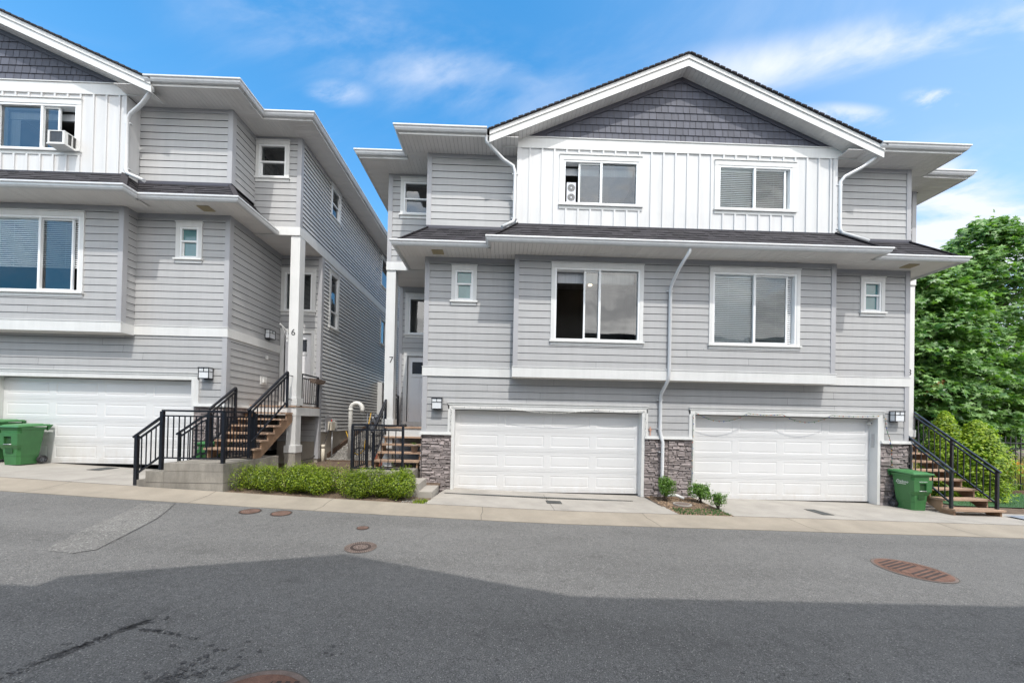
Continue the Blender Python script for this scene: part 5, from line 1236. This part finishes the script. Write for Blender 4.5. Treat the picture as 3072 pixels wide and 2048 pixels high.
scatter('leaf_litter', 'chip', 700, (-10.1, -6.2), (-1.66, 2.2), lambda x, y: T(x, y) + .03, .03, 'brown leaf litter on the soil behind the hedges', 'leaf litter', 3)
scatter('gravel', 'pebble', 260, (-6.45, -5.95), (-1.68, -1.25), lambda x, y: G(x, y) + .02, .03, 'patch of small stones below the unit 7 concrete steps', 'gravel', 4, .6)
blades('weeds', 'grass', 500, (-.5, .64), (-1.66, -1.2), .06, 'low green weeds at the kerb edge of the bark bed', 'weeds', 7, .008, lambda x, y: G(x, y) + .04)
blades('weeds', 'hedge', 160, (-6.2, -5.92), (-1.68, -1.45), .09, 'tuft of weeds at the corner of the unit 7 driveway', 'weeds', 8, .008, lambda x, y: G(x, y) + .03)
tb = MB(); tb.box(-10.05, -7.8, 2.22, 2.30, .3, .56); tag(tb.build('timber_edging', 'timber'), 'brown timber board holding the gravel between the houses', 'edging')
tb = MB()
for a, b in zip(rng(2.6, 9, .8)[:-1], rng(2.6, 9, .8)[1:]): tb.hexa([(-10.09, a, T(0, a) - .1), (-10.05, a, T(0, a) - .1), (-10.05, b, T(0, b) - .1), (-10.09, b, T(0, b) - .1), (-10.09, a, T(0, a) + .17), (-10.05, a, T(0, a) + .17), (-10.05, b, T(0, b) + .17), (-10.09, b, T(0, b) + .17)])
tag(tb.build('timber_edging', 'timber'), 'dark sloping board along the foot of the unit 6 side wall', 'edging')
# ---------------------------------------------------------------- utilities between the houses
def P3(u, v, y):   # helper used only for sizes worked out beforehand
    return None
t = thing('vent_pipe', 'thick white gooseneck vent pipe between the houses', 'pipe', (-9.35, 2.6, .5))
mb = MB(); arc = [(0.19 - .19 * math.cos(a), 0, 1.72 + .19 * math.sin(a)) for a in [i * math.pi / 8 for i in range(9)]]
mb.tube([(0, 0, 0), (0, 0, 1.72)] + arc[1:] + [(.38, 0, 1.62)], .07, 14); mb.build('pipe', 'pvc', t); mb = MB(); mb.tube([(.38, 0, 1.62), (.38, 0, 1.615)], .058, 14); mb.tube([(0, 0, 1.66), (0, 0, 1.72)], .078, 14); mb.build('collar', 'pvc', t)
t = thing('gas_meter', 'dark grey gas meter manifold beside the white gooseneck pipe', 'gas meter', (-8.95, 3.2, .75))
r = random.Random(2); mb = MB()
for i in range(7):
    x, z = r.uniform(-.12, .25), r.uniform(.75, 1.25); mb.lathe((x, 0, z), [(0, -.07), (.05, -.07), (.075, -.03), (.075, .03), (.05, .07), (0, .07)], 12, r.choice('xyz'))
mb.build('meter_body', 'meter', t); mb = MB()
for x in (-.08, .05, .2): mb.tube([(x, 0, -.1), (x, 0, 1.35)], .018, 8)
for z in (.6, .95, 1.3): mb.tube([(-.14, 0, z), (.28, 0, z)], .018, 8)
mb.build('pipework', 'meter', t)
mb = MB(); mb.tube([(-9.8, 3.3, 1.45), (-9.62, 3.2, 1.1), (-9.45, 3.05, .75), (-9.2, 2.95, .66), (-9.0, 2.9, .85), (-8.95, 2.95, 1.4), (-8.85, 3.05, 2.1)], .017, 7); tag(mb.build('yellow_hose', 'yellow'), 'yellow hose looping from the wall tap to the gas meter', 'hose')
t = thing('electrical_box', 'white electrical box on the unit 6 side wall with a red cap and grey conduit', 'electrical box', (HX + XR, 0, 0))
sp = Pl(0, 0, 0, 1, 1, 0); mb = MB(); sp.box(mb, 2.35, 2.75, 1.45, 1.95, .02, .05); mb.build('back_plate', 'sidetrim', t); mb = MB(); sp.box(mb, 2.5, 2.75, 1.5, 1.78, .05, .16); mb.build('box', 'cream', t); mb = MB(); sp.box(mb, 2.85, 3.0, 1.55, 1.8, .02, .12); mb.build('tap_cover', 'pvc', t)
mb = MB(); mb.tube([(.12, 2.65, 1.5), (.12, 2.65, .45)], .02, 8); mb.build('conduit', 'galv', t); mb = MB(); mb.lathe((.12, 2.6, 1.79), [(0, .06), (.02, .05), (.02, 0)], 8); mb.build('cap', mat('red_cap', (.5, .03, .02), .5), t)
mb = MB(); mb.tube([(-9.97, 2.5, 1.75), (-9.98, 2.4, 1.4), (-10.05, 2.2, .95), (-10.2, 1.9, .66), (-10.5, 1.5, .55)], .012, 6); tag(mb.build('black_cable', 'blackp'), 'black cable hanging from the electrical box to the soil', 'cable')
mb = MB(); mb.tube([(-9.98, 2.1, .4), (-9.98, 2.1, 1.02)], .052, 12); mb.tube([(-9.98, 2.1, .95), (-9.98, 2.1, 1.06)], .058, 12); tag(mb.build('standpipe', 'cream'), 'short cream capped pipe standing under the electrical box', 'pipe')
t = thing('spike_light', 'small white garden spotlight on a spike in the gravel', 'garden light', (-9.35, 2.75, .55)); mb = MB(); mb.tube([(0, 0, -.1), (0, 0, .33)], .015, 7); mb.build('spike', 'pvc', t)
mb = MB(); mb.tube([(.06, .05, .45), (-.12, -.04, .33)], [.035, .07], 12); mb.build('lamp_head', 'pvc', t)
mb = MB(); mb.hexa([(-8.15, 1.6, .45), (-7.75, 1.6, .45), (-7.75, 1.9, .45), (-8.15, 1.9, .45), (-8.2, 1.57, .82), (-7.7, 1.57, .82), (-7.7, 1.93, .82), (-8.2, 1.93, .82)]); tag(mb.build('planter_box', 'terra'), 'reddish planter box behind the unit 7 railing', 'planter')
t = thing('flower_pot', 'taupe round flower pot on the unit 7 wooden steps by the stone', 'pot', (-6.66, -.02 + .3, 1.04)); mb = MB(); mb.cs = True; mb.lathe((0, 0, 0), [(0, 0), (.075, 0), (.1, .17), (.11, .17), (.11, .2), (.09, .2), (.085, .17), (0, .17)], 20); mb.build('pot', 'pot', t)
r = random.Random(3); leaf_cloud('plant', 'shrub', [((r.gauss(0, .04), r.gauss(0, .04), .2 + abs(r.gauss(0, .03))), (0, 0, 1)) for i in range(50)], .035, DIAMOND, t, .5, 2)
t = thing('wall_cabinet', 'tall narrow white cabinet on the far end of the unit 6 side wall', 'cabinet', (HX + XR, 0, HZ0)); mb = MB(); mb.box(.0, .22, 7.1, 7.2, 1.05, 2.75); mb.box(.0, .22, 7.75, 7.8, 1.05, 2.75)
for z in (1.05, 1.6, 2.15, 2.72): mb.box(.0, .2, 7.2, 7.75, z, z + .03)
mb.build('shelf', 'white', t)
# ---------------------------------------------------------------- window units, lights, small wall items
t = thing('air_conditioner', 'white box air conditioner sticking out of the left house upper window', 'air conditioner', (HX + 2.745, HY + YB, HZ0 + 7.40))
mb = MB(); w2 = .195
mb.box(-w2, w2, -.26, .05, .29, .31); mb.box(-w2, w2, -.26, .05, .0, .03); mb.box(-w2, -w2 + .025, -.26, .05, .031, .289)
mb.box(w2 - .02, w2, -.26, -.19, .031, .289); mb.box(w2 - .02, w2, -.02, .05, .031, .289); mb.box(w2 - .02, w2, -.11, -.095, .031, .289)
mb.box(-w2 + .026, -w2 + .04, -.26, -.245, .031, .289); mb.box(w2 - .05, w2 - .021, -.26, -.245, .031, .289); mb.box(-w2 - .01, w2 + .01, -.275, .02, -.022, -.001); mb.build('casing', 'white', t)
mb = MB(); mb.box(-w2 + .03, w2 - .03, -.235, -.0, .035, .285); mb.build('coil', 'fanm', t)
mb = MB()
for k in range(12): z = .045 + k * .021; mb.box(-w2 + .041, w2 - .051, -.25, -.244, z, z + .007)
mb.build('grille', 'meter', t)
t = thing('window_fan', 'white twin window fan standing in the unit 7 upper window', 'fan', (-2.72, YB - .0, 7.47)); mb = MB(); mb.box(-.115, .115, .015, .07, 0, .52); mb.build('casing', 'grey_plastic', t)
for z in (.14, .38):
    mb = MB(); mb.lathe((0, .0135, z), [(0, 0), (.095, 0)], 24, 'y'); g = mb.build('fan_grille', 'fanm', t); mb = MB(); mb.lathe((0, .009, z), [(0, 0), (.022, 0), (.024, .004)], 12, 'y')
    for k in range(3): rr_ = .042 + .02 * k; mb.lathe((0, .011, z), [(rr_, 0), (rr_ + .003, 0)], 24, 'y')
    mb.build('hub', 'grey_plastic', t)
def strings(label, wire, pts_list, bulbm, step, bl):
    t = thing('string_lights', label, 'string lights', (0, 0, 0)); mb = MB(); bs = {k: MB() for k in bulbm}; r = random.Random(len(label)); ks = list(bulbm)
    i = 0
    for pts in pts_list:
        mb.tube(pts, .006, 5); pv = [Vector(p) for p in pts]
        for a, b in zip(pv[:-1], pv[1:]):
            n = max(1, int((b - a).length / step))
            for k in range(n):
                p = a.lerp(b, (k + .5) / n); d = Vector((r.uniform(-1, 1), r.uniform(-.6, 0), r.uniform(-1, -.2))).normalized(); b_ = MB(); b_.tube([p, p + d * bl], [.006, .009], 5); b_.build('bulb', ks[i % len(ks)], t); i += 1
    mb.build('wire', wire, t)
for nm, c in (('bulb_red', (.5, .03, .02)), ('bulb_blue', (.03, .07, .4)), ('bulb_green', (.02, .2, .05)), ('bulb_amber', (.6, .3, .03)), ('wire_green', (.02, .06, .03))): MT[nm] = mat(nm, c, .3)
def sag(a, b, d, n=10): return [(a[0] + (b[0] - a[0]) * k / n, a[1] + (b[1] - a[1]) * k / n, a[2] + (b[2] - a[2]) * k / n - d * 4 * (k / n) * (1 - k / n)) for k in range(n + 1)]
yy = -.06
strings('dark string of coloured bulbs sagging over the unit 8 garage opening', 'wire_green', [sag((.68, yy, 2.25), (2.08, yy, 2.26), .22), sag((2.08, yy, 2.26), (2.98, yy, 2.25), .03), sag((2.98, yy, 2.25), (4.3, yy, 2.25), .2), sag((4.3, yy, 2.25), (5.6, yy, 2.27), .02),
    [(.63, yy, 2.2 - k * .16) for k in range(12)], [(5.72, yy, 2.25), (5.78, yy, 1.9), (5.86, yy - .03, 1.6), (5.88, yy - .06, .95)]], ['bulb_red', 'bulb_blue', 'bulb_green', 'bulb_amber'], .09, .03)
strings('pale string of small clear bulbs looped round the unit 7 garage opening', 'pvc', [sag((-5.66, yy, 2.28), (-4.3, yy, 2.28), .02), sag((-4.3, yy, 2.28), (-1.9, yy, 2.28), .12), sag((-1.9, yy, 2.28), (-.62, yy, 2.28), .05), [(-5.68 + .02 * (k % 2), yy, 2.25 - k * .08) for k in range(9)], [(-.62 + .02 * (k % 2), yy, 2.25 - k * .08) for k in range(9)]], ['galv', 'pvc', 'meter'], .085, .028)
mb = MB(); mb.box(-.49, -.465, -.03, -.018, 1.62, 1.85); mb.box(-.52, -.435, -.031, -.017, 1.76, 1.785); tag(mb.build('wall_cross', 'cross'), 'small pinkish cross fixed on the siding right of the unit 7 garage', 'cross')
t = thing('security_camera', 'small white security camera under the unit 8 garage header', 'camera', (5.50, .10, 2.06)); mb = MB(); mb.lathe((0, 0, 0), [(0, -.04), (.03, -.04), (.035, .05), (0, .05)], 12, 'y'); mb.build('body', 'white', t); mb = MB(); mb.lathe((0, 0, 0), [(0, -.0415), (.022, -.0415)], 12, 'y'); mb.build('lens', 'black', t)
mb = MB(); mb.box(5.566, 5.575, .05, .12, 1.42, 1.78); tag(mb.build('keypad', 'galv'), 'slim grey keypad plate on the inner jamb of the unit 8 garage', 'keypad')
# ---------------------------------------------------------------- houses outside the frame: across the lane (casts the road shadow, seen in the panes) and far behind
t = thing('facing_house', 'grey gabled house across the lane that shades the road and shows in the window panes', 'house', (0, 0, 0))
EY, EZ = -9.04, 6.40; mb = MB(); mb.box(-26, 16, -24, -9.95, -.6, 6.3); fh = mb.build('wall', 'siding', t)
mb = MB(); s = .42
mb.hexa([(-5.5, EY, EZ - .15), (18, EY, EZ - .15), (18, -24.5, EZ - .15), (-5.5, -24.5, EZ - .15), (-5.5, EY, EZ), (18, EY, EZ), (18, -17.5, EZ + 1.6), (-5.5, -17.5, EZ + 1.6)])
mb.hexa([(-28, EY - .22, EZ - .15), (-5.51, EY - .22, EZ - .15), (-5.51, -24.5, EZ - .15), (-28, -24.5, EZ - .15), (-28, EY - .22, EZ), (-5.51, EY - .22, EZ), (-5.51, -17.5, EZ + 1.6), (-28, -17.5, EZ + 1.6)])
gx = -5.5; mb.prism([(gx - 2.75, EY, EZ - .15), (gx + 2.75, EY, EZ - .15), (gx + 2.75, EY, EZ), (gx, EY, 7.93), (gx - 2.75, EY, EZ)], (0, -7, 0))
mb.build('roof', 'roof', t)
for x in (-21, -13.5, -9, -1, 4, 10):
    mb = MB(); mb.box(x, x + 2.2, -9.95, -9.91, 3.6, 5.6); w_ = mb.build('window', 'white', t); mb = MB(); mb.box(x + .1, x + 2.1, -9.91, -9.895, 3.7, 5.5); mb.build('pane', mat('dark_pane', (.03, .04, .05), .08), w_)
for x in (-22, -15, -8, -1.5, 5):
    mb = MB(); mb.box(x, x + 4.9, -9.95, -9.90, -.1, 2.2); mb.build('garage_door', 'door_white', t)
t = thing('far_house', 'pale house seen through the narrow gap behind the unit 7 post', 'house', (0, 0, 0)); mb = MB(); mb.box(-16, -7, 26, 34, 2, 12); mb.build('wall', 'siding', t)
for z in (5, 8.2, 10.6):
    mb = MB(); mb.box(-13.2, -8.2, 25.9, 26, z, z + 1.6); f_ = mb.build('window', 'white', t); mb = MB(); mb.box(-13.0, -8.4, 25.86, 25.9, z + .15, z + 1.45); mb.build('pane', 'glassd', f_)
mb = MB(); mb.prism([(-16.6, 25.4, 12), (-6.4, 25.4, 12), (-11.5, 25.4, 14.4)], (0, 9, 0)); mb.build('roof', 'roof', t)
t = thing('wooden_fence', 'brown board fence across the far end of the passage between the houses', 'fence', (0, 0, 0)); mb = MB()
for i in range(22): x = -10.1 + i * .15; mb.box(x, x + .14, 12.2, 12.23, 2.4, 4.3)
mb.build('boards', 'wood2', t); mb = MB(); mb.box(-10.1, -6.8, 12.231, 12.28, 2.7, 2.8); mb.box(-10.1, -6.8, 12.231, 12.28, 3.9, 4.0); mb.build('rail', 'wood2', t)
